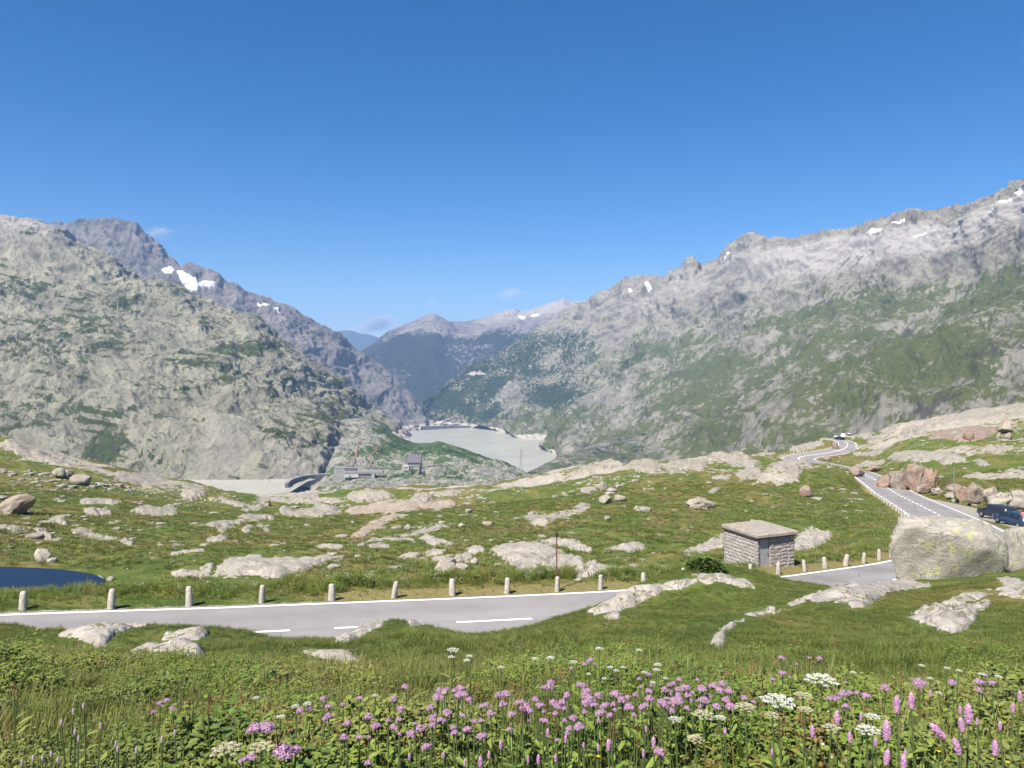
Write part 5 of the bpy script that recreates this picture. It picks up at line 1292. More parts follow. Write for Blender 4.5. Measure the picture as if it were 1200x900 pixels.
b = MB(); b.box((0, 12, 5), (30, 22, 18)); b.build('wall', M['wall_stone'], ho)
b = MB()
rv = []
for x in (-16, 16): rv += [(x, -1, 13.2), (x, 12, 31), (x, 25, 13.2), (x, -1, 12), (x, 25, 12)]
b.add(rv, [(0,5,6,1),(1,6,7,2),(0,1,2,4,3),(5,8,9,7,6),(3,8,5,0),(4,2,7,9),(3,4,9,8)]); rf = b.build('roof', M['slate'], ho)
for xx in (-8, 6):
    b = MB(); b.box((xx, 9, 29), (2, 2, 6)); b.build('chimney', M['wall_stone'], rf)
for r_, zz in enumerate((3.5, 9.0)):
    for k in range(6):
        b = MB(); b.box((-12 + k * 4.8, .95, zz), (1.9, .3, 2.6)); b.build('window', M['pane'], ho)
b = MB(); b.box((-19, 2, 1), (16, 14, 11)); an = b.build('annex', M['wall_white'], ho)
b = MB(); b.box((-19, -5.1, 1.5), (10, .3, 2.0)); b.build('window', M['pane'], ho)
b = MB(); b.box((32, 12, 9), (26, 12, 10)); b.build('side_wing', M['wall_stone'], ho)
o = Vector(hit_mesh(PE, PXE, PYE, 398, 562)) + Vector((0, -6, 2))
t = tag(empty('concrete_block', o), 'pale windowless concrete block at the left end of the flat buildings', 'building')
b = MB(); b.box((0, 12, 10), (26, 24, 32)); b.build('wall', M['concrete'], t); b = MB(); b.box((0, 12, 26.5), (27, 25, 1.2)); b.build('roof', M['flatroof'], t)
o = Vector(hit_mesh(PE, PXE, PYE, 427, 559.5)) + Vector((0, -16, 4))
t = tag(empty('flat_building', o), 'long low building with flat grey roof, white wall and dark window band below the cliffs', 'building')
b = MB(); b.box((-26, 8, 2), (32, 14, 8)); b.build('wall', M['wall_white'], t); b = MB(); b.box((8, 10, 2.5), (36, 14, 9)); b.build('wall', M['wall_stone'], t)
b = MB(); b.box((0, 11, 9.2), (88, 20, 4.4)); b.build('roof', M['flatroof'], t); b = MB(); b.box((-30, 16, 14.6), (26, 10, 6)); up = b.build('upper_storey', M['slate'], t); b = MB(); b.box((-30, 16, 18.2), (28, 11, 1)); b.build('roof', M['flatroof'], up)
for k in range(9):
    b = MB(); b.box((-8 + k * 4, 2.9, 2.4), (3.4, .3, 3.4)); b.build('window', M['pane'], t)
o = Vector(hit_mesh(PE, PXE, PYE, 439, 560)) + Vector((0, -24, 2))
t = tag(empty('white_hut', o), 'small upright white building at the right end of the flat building', 'building')
b = MB(); b.box((0, 4, 5), (6.5, 7, 10)); b.build('wall', M['wall_white'], t); b = MB(); b.box((0, 4, 10.4), (7.5, 8, .8)); b.build('roof', M['flatroof'], t); b = MB(); b.box((0, .4, 4.5), (1.6, .3, 3)); b.build('window', M['pane'], t)
def wall_arc(pts, h, th, z, mat):
    b = MB(); n = len(pts); P = np.array(pts, float); T = np.gradient(P, axis=0); T /= np.linalg.norm(T, axis=1)[:, None]; N = np.stack([-T[:, 1], T[:, 0]], 1)
    vs = [(x, y, zz) for s, zz in ((0, z - h), (0, z), (1, z), (1, z - h)) for x, y in (P + N * th * s)]
    fs = [(k*n + i, k*n + i + 1, ((k+1) % 4)*n + i + 1, ((k+1) % 4)*n + i) for k in range(4) for i in range(n - 1)] + [(0, n, 2*n, 3*n), (n-1, 4*n-1, 3*n-1, 2*n-1)]
    b.add(vs, fs); return b
ctrl = np.array([(-481, 1652), (-486, 1685), (-485, 1713), (-476, 1747), (-453, 1772), (-420, 1782)], float); tt = np.linspace(0, 5, 30)
arc = np.stack([np.interp(tt, range(6), ctrl[:, k]) for k in (0, 1)], 1)
for _ in range(3): arc[1:-1] = .25 * arc[:-2] + .5 * arc[1:-1] + .25 * arc[2:]
dm = tag(empty('arch_dam', (0, 0, 0)), 'dark curved arch dam at the right end of the upper milky lake', 'dam')
wall_arc(arc, 32, 7, L1 + 9.5, M['dam']).build('dam_wall', M['dam'], dm); wall_arc(arc + [0, 0], 1.4, 8.0, L1 + 10.8, M['concrete']).build('dam_crest', M['concrete'], dm)
tt = np.linspace(-1, 1, 40); arc2 = np.stack([-285 + 275 * tt, 4722 + 42 * (1 - tt ** 2)], 1)
dm = tag(empty('straight_dam', (0, 0, 0)), 'thin long dam closing the far end of the lower milky lake', 'dam')
wall_arc(arc2, 24, 8, L2 + 9, M['dam']).build('dam_wall', M['dam'], dm); wall_arc(arc2, 1.5, 9, L2 + 10.6, M['concrete']).build('dam_crest', M['concrete'], dm)
b = MB(); b.box((arc2[0, 0] - 24, arc2[0, 1] - 10, L2 + 12), (26, 20, 16)); g_ = tag(empty('gatehouse', (0, 0, 0)), 'tiny brown gatehouse at the left end of the far dam', 'building'); b.build('wall', M['rust'], g_); b = MB(); b.box((arc2[0, 0] - 24, arc2[0, 1] - 10, L2 + 21), (30, 24, 2.5)); b.build('roof', M['flatroof'], g_)
# lattice pylon on the hill in front of the lake
pp = hit_mesh(PE, PXE, PYE, 610.5, 550.5)
py_ = tag(empty('pylon', pp), 'thin lattice power pylon standing before the lower lake', 'pylon'); H = 24 / FPX * pp[1]
b = MB()
for sx in (-1, 1):
    for sy in (-1, 1): b.tube([(sx * 4, sy * 4, -3), (sx * 1.6, sy * 1.6, H * .6), (sx * .5, sy * .5, H)], .45, 4)
for k in range(6):
    z0, z1 = H * k / 7, H * (k + 1) / 7; w0, w1 = 4 - 3.3 * k / 6.5, 4 - 3.3 * (k + 1) / 6.5
    for s in (-1, 1):
        b.tube([(-w0 * s, -w0, z0), (w1 * s, -w1, z1)], .25, 3); b.tube([(-w0 * s, w0, z0), (w1 * s, w1, z1)], .25, 3)
b.build('mast', M['metal'], py_)
for zz, w in ((.66, 8), (.80, 7), (.93, 5)):
    b = MB(); b.tube([(-w, 0, H * zz), (0, 0, H * zz + 1.5), (w, 0, H * zz)], .4, 4); b.build('crossarm', M['metal'], py_)
# red netting strips on the rock face
M['red'] = mat_plain('red_netting', (0.21, 0.115, 0.09), .9, 0.2, 0.3)
for pts, lab in (([(424,514),(421,520),(419,526),(418,533),(416,540),(413,547)], 'faded red strip of netting down the rock, left of two above the flat building'), ([(444,522),(441,529),(437,534),(436,541),(434,547)], 'faded red strip of netting down the rock, right of two above the flat building')):
    V = []; 
    for k, (a, c_) in enumerate(pts):
        for s in (-1, 1):
            hp = hit_mesh(PE, PXE, PYE, a + s * (.6 + .4 * (k % 2)), c_); V.append(hp + np.array([0, -5.0, 2.5]))
    tag(np_obj('netting_strip', np.array(V), np.array([(2*i, 2*i+1, 2*i+3, 2*i+2) for i in range(len(pts) - 1)]), M['red']), lab, 'netting')

# ---------------------------------------------------------------- fir trees
q = NT('fir_needles'); oi = q.n('ShaderNodeObjectInfo')
M['fir'] = q.done(q.mix(oi.outputs['Random'], (0.018, 0.035, 0.014), (0.035, 0.055, 0.022)), 0.9, None, 0.1); M['bark'] = mat_plain('bark', (0.09, 0.06, 0.04), 0.95)
def fir_meshes(seed):
    r = random.Random(seed); tr = MB(); tr.tube([(0, 0, -.05), (0, 0, .5), (0, 0, 1)], [.03, .018, .004], 6)
    cr = MB()
    for k in range(16):
        z = .08 + .9 * k / 16; L = .30 * (1 - z) ** .85 + .02
        n = 9
        for j in range(n):
            a = 6.283 * (j + r.random()) / n; l = L * r.uniform(.6, 1.15); dz = -l * r.uniform(.25, .5); w = l * .28
            ca, sa = math.cos(a), math.sin(a)
            cr.add([(0, 0, z + .03), (ca * l * .6 - sa * w, sa * l * .6 + ca * w, z + dz * .6), (ca * l, sa * l, z + dz), (ca * l * .6 + sa * w, sa * l * .6 - ca * w, z + dz * .6 + .01)], [(0, 1, 2, 3)])
    return tr.mesh('trunk', M['bark']), cr.mesh('crown', M['fir'])
FM = [fir_meshes(k) for k in range(3)]
def fir(pos, h, label, grp, k=0):
    t = tag(empty('fir_tree', pos), label, 'tree', grp)
    for me, nm in zip(FM[k % 3], ('trunk', 'crown')):
        c_ = link(bpy.data.objects.new(nm, me), t)
    t.scale = (h, h, h)
for k, (px, py, hp, l) in enumerate([(483.5,555,10,'dark fir before the hospice wall, left of three'),(492.5,557,12,'tallest dark fir right in front of the hospice roof end'),(497.5,560,8,'small dark fir right below the tallest one by the hospice'),
    (410,564,8,'dark bushy fir before the white wall of the flat building'),(405,563,5,'small fir left of the bushy one at the flat building'),(522,558,6,'lone small fir on the rocks right of the hospice firs'),(544.5,557,5,'tiny fir on the rocky ledge far right of the hospice'),(534,552,4,'tiny fir high on the hill right of the hospice')]):
    hp_ = hit_mesh(PE, PXE, PYE, px, py); fir(hp_, hp / FPX * hp_[1], l, 'firs around the hospice', k)
X, Y, Z = cast(316, 593); fir((X, Y, Z), 9 / FPX * Y, 'small lone fir in the meadow below the upper lake', None, 1)

# ---------------------------------------------------------------- small clouds, far outside the haze
cn = NT('cloud_vapour'); tc = cn.n('ShaderNodeTexCoord').outputs['Object']
ln = cn.n('ShaderNodeVectorMath', operation='LENGTH'); cn.put(ln.inputs[0], tc)
den = cn.math('MULTIPLY', cn.ramp(cn.math('ADD', cn.noise(tc, 1.7, 5, .65), cn.math('MULTIPLY', ln.outputs['Value'], -.42)), .20, .42), 1.0)
oi = cn.n('ShaderNodeObjectInfo')
sepc = cn.n('ShaderNodeSeparateColor'); cn.put(sepc.inputs[0], oi.outputs['Color'])
v_ = cn.n('ShaderNodeVolumePrincipled'); v_.inputs['Color'].default_value = (1, 1, 1, 1); v_.inputs['Anisotropy'].default_value = -.45
cn.put(v_.inputs['Density'], cn.math('MULTIPLY', den, cn.math('MULTIPLY', sepc.outputs[0], 0.006)))
cn.t.links.new(v_.outputs[0], cn.out.inputs['Volume'])
for px, py, w, h, dens, l in ((443, 377, 40, 17, .55, 'small white cloud low over the valley end'), (428, 385, 40, 10, .25, 'thin flat cloud veil just under the small white cloud'), (503, 354, 16, 12, .10, 'faint wisp of cloud above the pointed far peak'),
                        (597, 344, 30, 16, .12, 'faint streak of cloud above the far ridge'), (185, 272, 30, 14, .16, 'faint cloud wisp touching the dark peak on the left')):
    dens *= 1.3; d = 32000.0; V, F = ICO[3]
    o = np_obj('cloud', V, F, cn.mat); o.location = wpt(px, py, d); s = d / FPX / 2 * 1.5
    o.scale = (w * s, w * s * .8, h * s); o.color = (dens, dens, dens, 1)
    tag(o, l, 'cloud')

# ---------------------------------------------------------------- plants that nobody could count: tufts and leaf clumps spread by geometry nodes
def mat_leaf(name, a, b, c_, transl=.35, turf=0.0):
    q = NT(name); oi = q.n('ShaderNodeObjectInfo'); p = q.pos()
    c = q.mix(oi.outputs['Random'], a, b)
    c = q.mix(q.ramp(q.noise(p, .5, 3, .6), .45, .65, 0, .8), c, c_)
    if turf: c = q.mix(turf, c, q.mix(.25, turf_color(q, p), (0.24, 0.25, 0.07)))
    return q.leaf(c, transl)
M['blade'] = mat_leaf('grass_blade', (0.125, 0.160, 0.034), (0.200, 0.205, 0.058), (0.19, 0.165, 0.055), .45, .7)
M['lush'] = mat_leaf('lush_grass', (0.125, 0.180, 0.036), (0.185, 0.225, 0.055), (0.23, 0.22, 0.07), .4)
M['leaf'] = mat_leaf('herb_leaf', (0.135, 0.205, 0.036), (0.240, 0.300, 0.066), (0.28, 0.29, 0.080), .35)
M['leaf_dark'] = mat_leaf('dark_herb_leaf', (0.095, 0.145, 0.034), (0.160, 0.215, 0.055), (0.21, 0.22, 0.07), .3)
M['russet'] = mat_leaf('russet_herb', (0.17, 0.11, 0.045), (0.26, 0.19, 0.07), (0.20, 0.17, 0.06), .3)
M['straw'] = mat_leaf('dry_stalk', (0.22, 0.17, 0.08), (0.30, 0.24, 0.13), (0.20, 0.13, 0.07), .3)
def blade(b, x, y, h, w, a, lean, mi=0):
    ca, sa = math.cos(a), math.sin(a); px_, py_ = -sa * w, ca * w
    pts = []
    for t in (0, .4, .75): pts += [(x + ca * lean * t * t - px_ * (1 - t * .7), y + sa * lean * t * t - py_ * (1 - t * .7), h * t), (x + ca * lean * t * t + px_ * (1 - t * .7), y + sa * lean * t * t + py_ * (1 - t * .7), h * t)]
    pts.append((x + ca * lean, y + sa * lean, h * (1 - .25 * min(1, abs(lean) / h))))
    b.add(pts, [(0, 1, 3, 2), (2, 3, 5, 4), (4, 5, 6)], mi)
def leaf(b, base, d, L, w, up, mi=0, fold=.25):
    """lance shaped, folded along the midrib; 8 triangles with an uneven edge"""
    d = Vector(d).normalized(); s = d.cross(Vector((0, 0, 1))).normalized(); n = s.cross(d); B = Vector(base)
    q = [B, B + d*L*.3 - s*w*.8 + n*w*fold, B + d*L*.35, B + d*L*.3 + s*w*.8 + n*w*fold, B + d*L*.68 - s*w*.75 + n*w*fold*.6 - n*L*.05, B + d*L*.7 - n*L*.06, B + d*L*.68 + s*w*.75 + n*w*fold*.6 - n*L*.05, B + d*L - n*L*.18]
    b.add(q, [(0,2,1), (0,3,2), (1,2,5,4), (2,3,6,5), (4,5,7), (5,6,7)], mi)
def tuft(seed, n, h, r, w, mi):
    g = random.Random(seed); b = MB()
    for _ in range(n):
        a = g.uniform(0, 6.28); rr = r * math.sqrt(g.random()); hh = h * g.uniform(.45, 1.1)
        blade(b, rr * math.cos(a), rr * math.sin(a), hh, w * g.uniform(.7, 1.2), a + g.uniform(-1, 1), hh * g.uniform(.1, .7), mi)
    return b
def herb(seed, n, h, r, L, w):
    g = random.Random(seed); b = MB()
    for k in range(n):
        a = g.uniform(0, 6.28); rr = r * math.sqrt(g.random()); z = h * (1 - .55 * (rr / r) ** 2) * g.uniform(.55, 1.05)
        x, y = rr * math.cos(a), rr * math.sin(a); ll = L * g.uniform(.6, 1.2)
        aa = a + g.uniform(-1.3, 1.3)
        for t in range(g.choice((1, 3, 3))):
            ab = aa + (t - 1) * .8 * (1 if t else 0) + (0 if t else 0)
            leaf(b, (x, y, z), (math.cos(ab), math.sin(ab), g.uniform(-.25, .45)), ll * (1 if t == 0 else .8), w * ll, 0)
        if k % 3 == 0: b.tube([(x * .3, y * .3, 0), (x, y, z)], .003, 3, 0, False)
    return b
PLANTS = bpy.data.collections.new('plant_kinds')
def proto(idx, name, mb, mat):
    o = bpy.data.objects.new(f'{idx:02d}_{name}', mb.mesh(name, mat)); PLANTS.objects.link(o)
for k in range(3): proto(k, 'short_grass', tuft(k, 26, .13, .11, .0035, 0), M['blade'])
for k in range(3): proto(3 + k, 'tall_grass', tuft(10 + k, 22, .42, .10, .005, 0), M['lush'])
for k in range(3): proto(6 + k, 'herb', herb(20 + k, 40, .30, .18, .031, .42), M['leaf'])
for k in range(2): proto(9 + k, 'dark_herb', herb(30 + k, 30, .26, .17, .040, .40), M['leaf_dark'])
for k in range(2): proto(11 + k, 'small_herb', herb(40 + k, 60, .20, .15, .019, .36), M['leaf'])
proto(13, 'dry_stalk', tuft(50, 9, .34, .05, .0025, 0), M['straw'])
for k in range(2): proto(14 + k, 'meadow_clump', tuft(60 + k, 40, .36, .42, .026, 0), M['lush'] if k else M['blade'])
for k in range(2): proto(16 + k, 'verge_herb', herb(70 + k, 40, .60, .32, .10, .34), M['leaf_dark'] if k else M['leaf'])
q = NT('pale_petal'); M['petal_pale'] = q.leaf((0.68, 0.66, 0.58), .3)
b = MB(); g = random.Random(80)
for _ in range(14): b.box((g.uniform(-.2, .2), g.uniform(-.2, .2), g.uniform(.2, .5)), (.035, .035, .012), 0, g.random())
proto(18, 'white_dots', b, M['petal_pale'])
proto(19, 'dry_clump', tuft(90, 34, .30, .45, .022, 0), M['straw'])
proto(20, 'shrub_clump', herb(91, 40, .45, .55, .16, .42), M['leaf_dark'])
proto(21, 'brown_herb', herb(92, 26, .26, .15, .030, .40), M['russet'])

def scatter(name, P, idx, scl, label):
    n = len(P)
    me = bpy.data.meshes.new(name); me.vertices.add(n); me.vertices.foreach_set('co', np.ascontiguousarray(P, np.float32).ravel())
    a = me.attributes.new('kind_index', 'INT', 'POINT'); a.data.foreach_set('value', np.ascontiguousarray(idx, np.int32))
    a = me.attributes.new('size', 'FLOAT', 'POINT'); a.data.foreach_set('value', np.ascontiguousarray(scl, np.float32))
    rot = np.zeros((n, 3), np.float32); rot[:, 2] = RNG.uniform(0, 6.28, n); rot[:, :2] = RNG.uniform(-.16, .16, (n, 2))
    a = me.attributes.new('turn', 'FLOAT_VECTOR', 'POINT'); a.data.foreach_set('vector', rot.ravel())
    o = link(bpy.data.objects.new(name, me))
    ng = bpy.data.node_groups.new(name, 'GeometryNodeTree')
    ng.interface.new_socket('Geometry', in_out='INPUT', socket_type='NodeSocketGeometry'); ng.interface.new_socket('Geometry', in_out='OUTPUT', socket_type='NodeSocketGeometry')
    gi, go = ng.nodes.new('NodeGroupInput'), ng.nodes.new('NodeGroupOutput')
    ip = ng.nodes.new('GeometryNodeInstanceOnPoints'); ci = ng.nodes.new('GeometryNodeCollectionInfo')
    ci.inputs['Collection'].default_value = PLANTS; ci.inputs['Separate Children'].default_value = True; ci.inputs['Reset Children'].default_value = True
    def na(nm, dt):
        x = ng.nodes.new('GeometryNodeInputNamedAttribute'); x.data_type = dt; x.inputs['Name'].default_value = nm
        return x.outputs['Attribute']
    ng.links.new(gi.outputs[0], ip.inputs['Points']); ng.links.new(ci.outputs[0], ip.inputs['Instance'])
    ip.inputs['Pick Instance'].default_value = True
    ng.links.new(na('kind_index', 'INT'), ip.inputs['Instance Index'])
    ng.links.new(na('turn', 'FLOAT_VECTOR'), ip.inputs['Rotation']); ng.links.new(na('size', 'FLOAT'), ip.inputs['Scale'])
    ng.links.new(ip.outputs[0], go.inputs[0])
    m = o.modifiers.new('spread', 'NODES'); m.node_group = ng
    return tag(o, label, kind='stuff')

def wedge(n, y0, y1, tmax=.80):
    """random plan points in front of the place, denser towards it"""
    y = np.sqrt(RNG.uniform(y0 ** 2, y1 ** 2, n)); t = RNG.uniform(-tmax, tmax, n)
    return t * y, y
def on_rock(x, y, margin=0.0):
    px, py = 600 + x / y * FPX, HZ - ground(x, y) / y * FPX; out = np.zeros(len(x), bool)
    for pl, y0, y1 in SLABS:
        c_ = (px > pl[:, 0].min() - 2) & (px < pl[:, 0].max() + 2) & (py > pl[:, 1].min() - 2) & (py < pl[:, 1].max() + 2) & (y > y0) & (y < y1)
        if c_.any(): out[c_] |= poly_sd(px[c_], py[c_], pl) > margin
    return out
def keep_off(x, y, side=.55):
    off, _, _ = road_near(x, y)
    ok = np.abs(off) > HALF + side
    ok &= poly_sd(x, y, LAYBY) < -.3
    ca, sa = math.cos(hA), math.sin(hA); lx, ly = (x - hx) * ca + (y - hy) * sa, -(x - hx) * sa + (y - hy) * ca
    ok &= ~((lx > -.25) & (lx < WX + .25) & (ly > -.3) & (ly < WY + .25)) & ~((lx > -.2) & (lx < 1.3) & (ly > -2.2) & (ly < 0))
    ok &= ~((ground(x, y) < POND_Z + .05) & (np.abs(x + 34) < 16) & (np.abs(y - 50) < 6))
    return ok & ~on_rock(x, y, -4.0 * (y < 28).mean())
# foreground herbs
x, y = wedge(33000, 1.7, 12.5, 1.25); k = keep_off(x, y)
lush = fbm(x / 1.3, y / 1.3, 5.5, 3); dens = sstep(9.5, 5.2, y + 3.0 * fbm(x / 2.4, y / 2.4, 2.2, 2)); k &= RNG.random(len(x)) < np.maximum(dens, .03)
x, y, lush = x[k], y[k], lush[k]; n = len(x); r = RNG.random(n)
px = 600 + x / y * FPX
gr = (px > 790) & (y < 3.1)
idx = np.where(r < .36, RNG.integers(6, 9, n), np.where(r < .50, RNG.integers(9, 11, n), np.where(r < .80, RNG.integers(11, 13, n), np.where(r < .83, RNG.integers(3, 6, n), np.where(r < .93, 21, np.where(r < .965, 18, 13))))))
idx = np.where((lush < -.18) & (r < .75), RNG.integers(9, 11, n), idx)
pt = fbm(x / .8, y / .8, 1.9, 3); idx = np.where((pt > .22) & (r < .7), 9 + (r * 50).astype(int) % 2, np.where((pt < -.26) & (r < .55), np.where(r < .16, 21, np.where(r < .45, 11, 13)), idx))
idx = np.where(gr & (r < .6), RNG.integers(3, 6, n), idx)
scatter('meadow_herbs', np.stack([x, y, ground(x, y) - .02], 1), idx, RNG.uniform(.55, 1.15, n) * (1 + 1.1 * lush) * np.interp(y, [2, 5, 8], [.9, .8, .42]) * np.where((idx >= 3) & (idx < 6), .75, 1) * np.where(idx == 18, .28, 1), 'broad leaved herbs covering the foreground slope')
# turf
x, y = wedge(110000, 1.7, 27, 1.2); k = keep_off(x, y, .5) ; x, y = x[k], y[k]; n = len(x); r = RNG.random(n)
tl = fbm(x / 2.2, y / 2.2, 7.5, 3)
idx = np.where((tl > .22) & (r < .10), RNG.integers(3, 6, n), np.where(r > .965, RNG.integers(11, 13, n), np.where(r > .955, 13, RNG.integers(0, 3, n))))
scatter('turf_grass', np.stack([x, y, ground(x, y) - .01], 1), idx, RNG.uniform(.6, 1.25, n) * np.interp(y, [2, 8, 12, 27], [1.2, .9, .55, .6]) * np.where(idx >= 3, .62, 1), 'short grass of the foreground slope')
# tall growth along the road
s = RNG.uniform(0, ROAD_S[-1] * .50, 34000); i = (s / .75).astype(int); o_ = -(HALF + .7 + RNG.gamma(2.2, 1.3, len(s)))
fr = (s / .75 - i - .5) * .75; x, y = ROAD[i, 0] + ROAD_N[i, 0] * o_, ROAD[i, 1] + ROAD_N[i, 1] * o_; px = 600 + x / np.maximum(y, 1) * FPX
o_ = o_ + np.where((px > 390) & (px < 1000), -1.2, 0) * (RNG.random(len(s)) < .8); x, y = ROAD[i, 0] + ROAD_N[i, 0] * o_ + ROAD_T[i, 0] * fr, ROAD[i, 1] + ROAD_N[i, 1] * o_ + ROAD_T[i, 1] * fr
k = (y > 12) & (o_ > -12.5) & (px > -220) & (px < 1060); x, y, o_ = x[k], y[k], o_[k]; k = keep_off(x, y, .65); x, y, o_ = x[k], y[k], o_[k]; n = len(x); r = RNG.random(n)
px = 600 + x / y * FPX
hgt = np.interp(-o_, [HALF + .6, HALF + 1.4, HALF + 3, HALF + 6, HALF + 9], [.25, .45, .80, .75, .4]) * (.75 + .5 * sstep(-.3, .3, fbm(x / 2.5, y / 2.5, 1.7, 2))) * np.interp(px, [760, 860], [1, .55]) * np.interp(px, [0, 150, 400, 600], [.8, .85, 1.0, .95])
idx = np.where(r < .84, RNG.integers(3, 6, n), np.where(r < .945, RNG.integers(16, 18, n), np.where(r < .975, 18, 13)))
scatter('verge_growth', np.stack([x, y, ground(x, y) - .03], 1), idx, hgt * RNG.uniform(.8, 1.5, n) * np.where(idx >= 16, .8, 1.35), 'tall grass and herbs along the road verge')
# far side meadow
x, y = wedge(72000, 36, 150, 1.02); k = keep_off(x, y, 1.2); x, y = x[k], y[k]; n = len(x); r = RNG.random(n)
dn = sstep(-.35, .25, fbm(x / 6, y / 6, 3.9, 3)); k = r < .25 + .75 * dn; x, y, r, dn = x[k], y[k], r[k], dn[k]; n = len(x)
idx = np.where(r < .06, 18, np.where((r > .2) & (fbm(x / 9, y / 9, 8.1, 3) > .20), 20, np.where((r > .3) & (fbm(x / 7, y / 7, 1.1, 3) > .26), 19, RNG.integers(14, 16, n))))
scatter('meadow_grass', np.stack([x, y, ground(x, y) - .04], 1), idx, RNG.uniform(.5, 1.1, n) * np.where(idx == 20, .6, 1) * np.where(idx == 18, .6, 1), 'grass clumps of the meadow beyond the road')
# gravel bits and pebbles strewn over the meadow
pm = []
x, y = wedge(9000, 36, 200, .95); k = keep_off(x, y, 2.5) & (fbm(x / 20, y / 20, 3.7, 3) + .5 * fbm(x / 5, y / 5, 1.7, 2) > .16); x, y = x[k], y[k]
V, F = rock_shape(77, 1, 5, .1); V[:, 2] *= .6; Vs, Fs = [], []
for j in range(len(x)):
    sc_ = (.09 + RNG.exponential(.10)) * (1 + y[j] / 130); a = RNG.uniform(0, 6.28); c_, s_ = math.cos(a), math.sin(a)
    Q = V * sc_ * np.array([RNG.uniform(.8, 1.6), 1, 1]); Q = np.stack([Q[:, 0] * c_ - Q[:, 1] * s_ + x[j], Q[:, 0] * s_ + Q[:, 1] * c_ + y[j], Q[:, 2] + ground(x[j], y[j])], 1)
    Vs.append(Q); Fs.append(F + j * len(V))
tag(np_obj('scattered_stones', np.vstack(Vs), np.vstack(Fs), M['granite_far'], smooth=False), 'small stones strewn over the meadow beyond the road', kind='stuff')

# ---------------------------------------------------------------- flowers, one by one
def mat_petal(name, a, b, tr=.3):
    q = NT(name); return q.leaf(q.mix(q.ramp(q.noise(q.pos(), 260, 2), .35, .65), a, b), tr, .7)
M['pink'] = mat_petal('bistort_pink', (0.36, 0.13, 0.28), (0.68, 0.46, 0.62)); M['mauve'] = mat_petal('mauve_petal', (0.33, 0.17, 0.29), (0.55, 0.37, 0.50))
M['white'] = mat_petal('umbel_white', (0.62, 0.62, 0.55), (0.80, 0.79, 0.74)); M['cream'] = mat_petal('umbel_cream', (0.46, 0.42, 0.28), (0.64, 0.58, 0.42)); M['yellow'] = mat_petal('yellow_petal', (0.70, 0.42, 0.02), (0.80, 0.55, 0.03))
M['stem'] = mat_plain('flower_stem', (0.07, 0.10, 0.03), .7); M['sorrel'] = mat_petal('sorrel_seed', (0.16, 0.055, 0.03), (0.26, 0.11, 0.055)); M['faded'] = mat_petal('faded_pink', (0.42, 0.30, 0.36), (0.62, 0.50, 0.54))
def bits(pts, nrm, size, seed, jit=.5):
    g = random.Random(seed); b = MB()
    for p, n in zip(pts, nrm):
        n = (Vector(n) + Vector((g.uniform(-jit, jit), g.uniform(-jit, jit), g.uniform(-jit, jit)))).normalized(); a = n.orthogonal().normalized(); c_ = n.cross(a); s_ = size * g.uniform(.7, 1.3); p = Vector(p)
        t = g.uniform(0, 6.28); a, c_ = a * math.cos(t) + c_ * math.sin(t), c_ * math.cos(t) - a * math.sin(t)
        b.add([p - a * s_, p - c_ * s_ + n * s_ * .3, p + a * s_, p + c_ * s_ + n * s_ * .3, p + n * s_ * .5], [(0, 1, 4), (1, 2, 4), (2, 3, 4), (3, 0, 4)])
    return b
def spike_mesh(seed, mat):      # unit height, built round a tapered core
    P, N = [], []; g = random.Random(seed)
    for k in range(95):
        z = (k + .5) / 130; a = k * 2.39996; r = .17 * math.sin(math.pi * min(1, z * .92 + .10)) ** .55
        P.append((r * math.cos(a), r * math.sin(a), z)); N.append((math.cos(a), math.sin(a), .35))
    b = bits(P, N, .048, seed, .35); b.lathe([(0, 0), (.12, .05), (.15, .4), (.12, .8), (0, .97)], 8)
    return b.mesh('flower_spike', mat)
def cluster_mesh(seed, mat):    # several small domes side by side, unit width
    P, N = [], []; g = random.Random(seed); b = MB()
    for j in range(7):
        a = j * 2.4; rr = .30 * math.sqrt(j / 6); c_ = (rr * math.cos(a), rr * math.sin(a), g.uniform(.05, .22) - .7 * rr * rr * 2); R = g.uniform(.17, .25)
        for k in range(26):
            z = 1 - 1.5 * (k + .5) / 26; t = k * 2.39996; q_ = math.sqrt(max(0, 1 - z * z)); n = (q_ * math.cos(t), q_ * math.sin(t), z)
            P.append(tuple(c_[i] + R * n[i] * g.uniform(.85, 1.1) for i in range(3))); N.append(n)
        b.lathe([(0, -R * .7), (R * .7, -R * .2), (R * .7, R * .3), (0, R * .75)], 6, c_)
    d = bits(P, N, .045, seed, .6); b.add(d.v, d.f)
    return b.mesh('flower_head', mat)
def umbel_mesh(seed, mat):      # rays with small flat umbels, unit width
    g = random.Random(seed); P, N = [], []; b = MB()
    for j in range(19):
        a = j * 2.39996; rr = .46 * math.sqrt((j + .3) / 19); c_ = Vector((rr * math.cos(a), rr * math.sin(a), .10 - .45 * rr * rr + g.uniform(-.02, .02)))
        b.tube([(0, 0, -.28), c_], .006, 3, 1, False)
        for k in range(20):
            t = k * 2.39996; q_ = .095 * math.sqrt(k / 20); P.append((c_.x + q_ * math.cos(t), c_.y + q_ * math.sin(t), c_.z + .015 - q_ * q_ * 3)); N.append((q_ * math.cos(t) * 5, q_ * math.sin(t) * 5, 1))
    d = bits(P, N, .019, seed, .4); b.add(d.v, d.f, 0)
    return b.mesh('umbel', [mat, M['stem']])
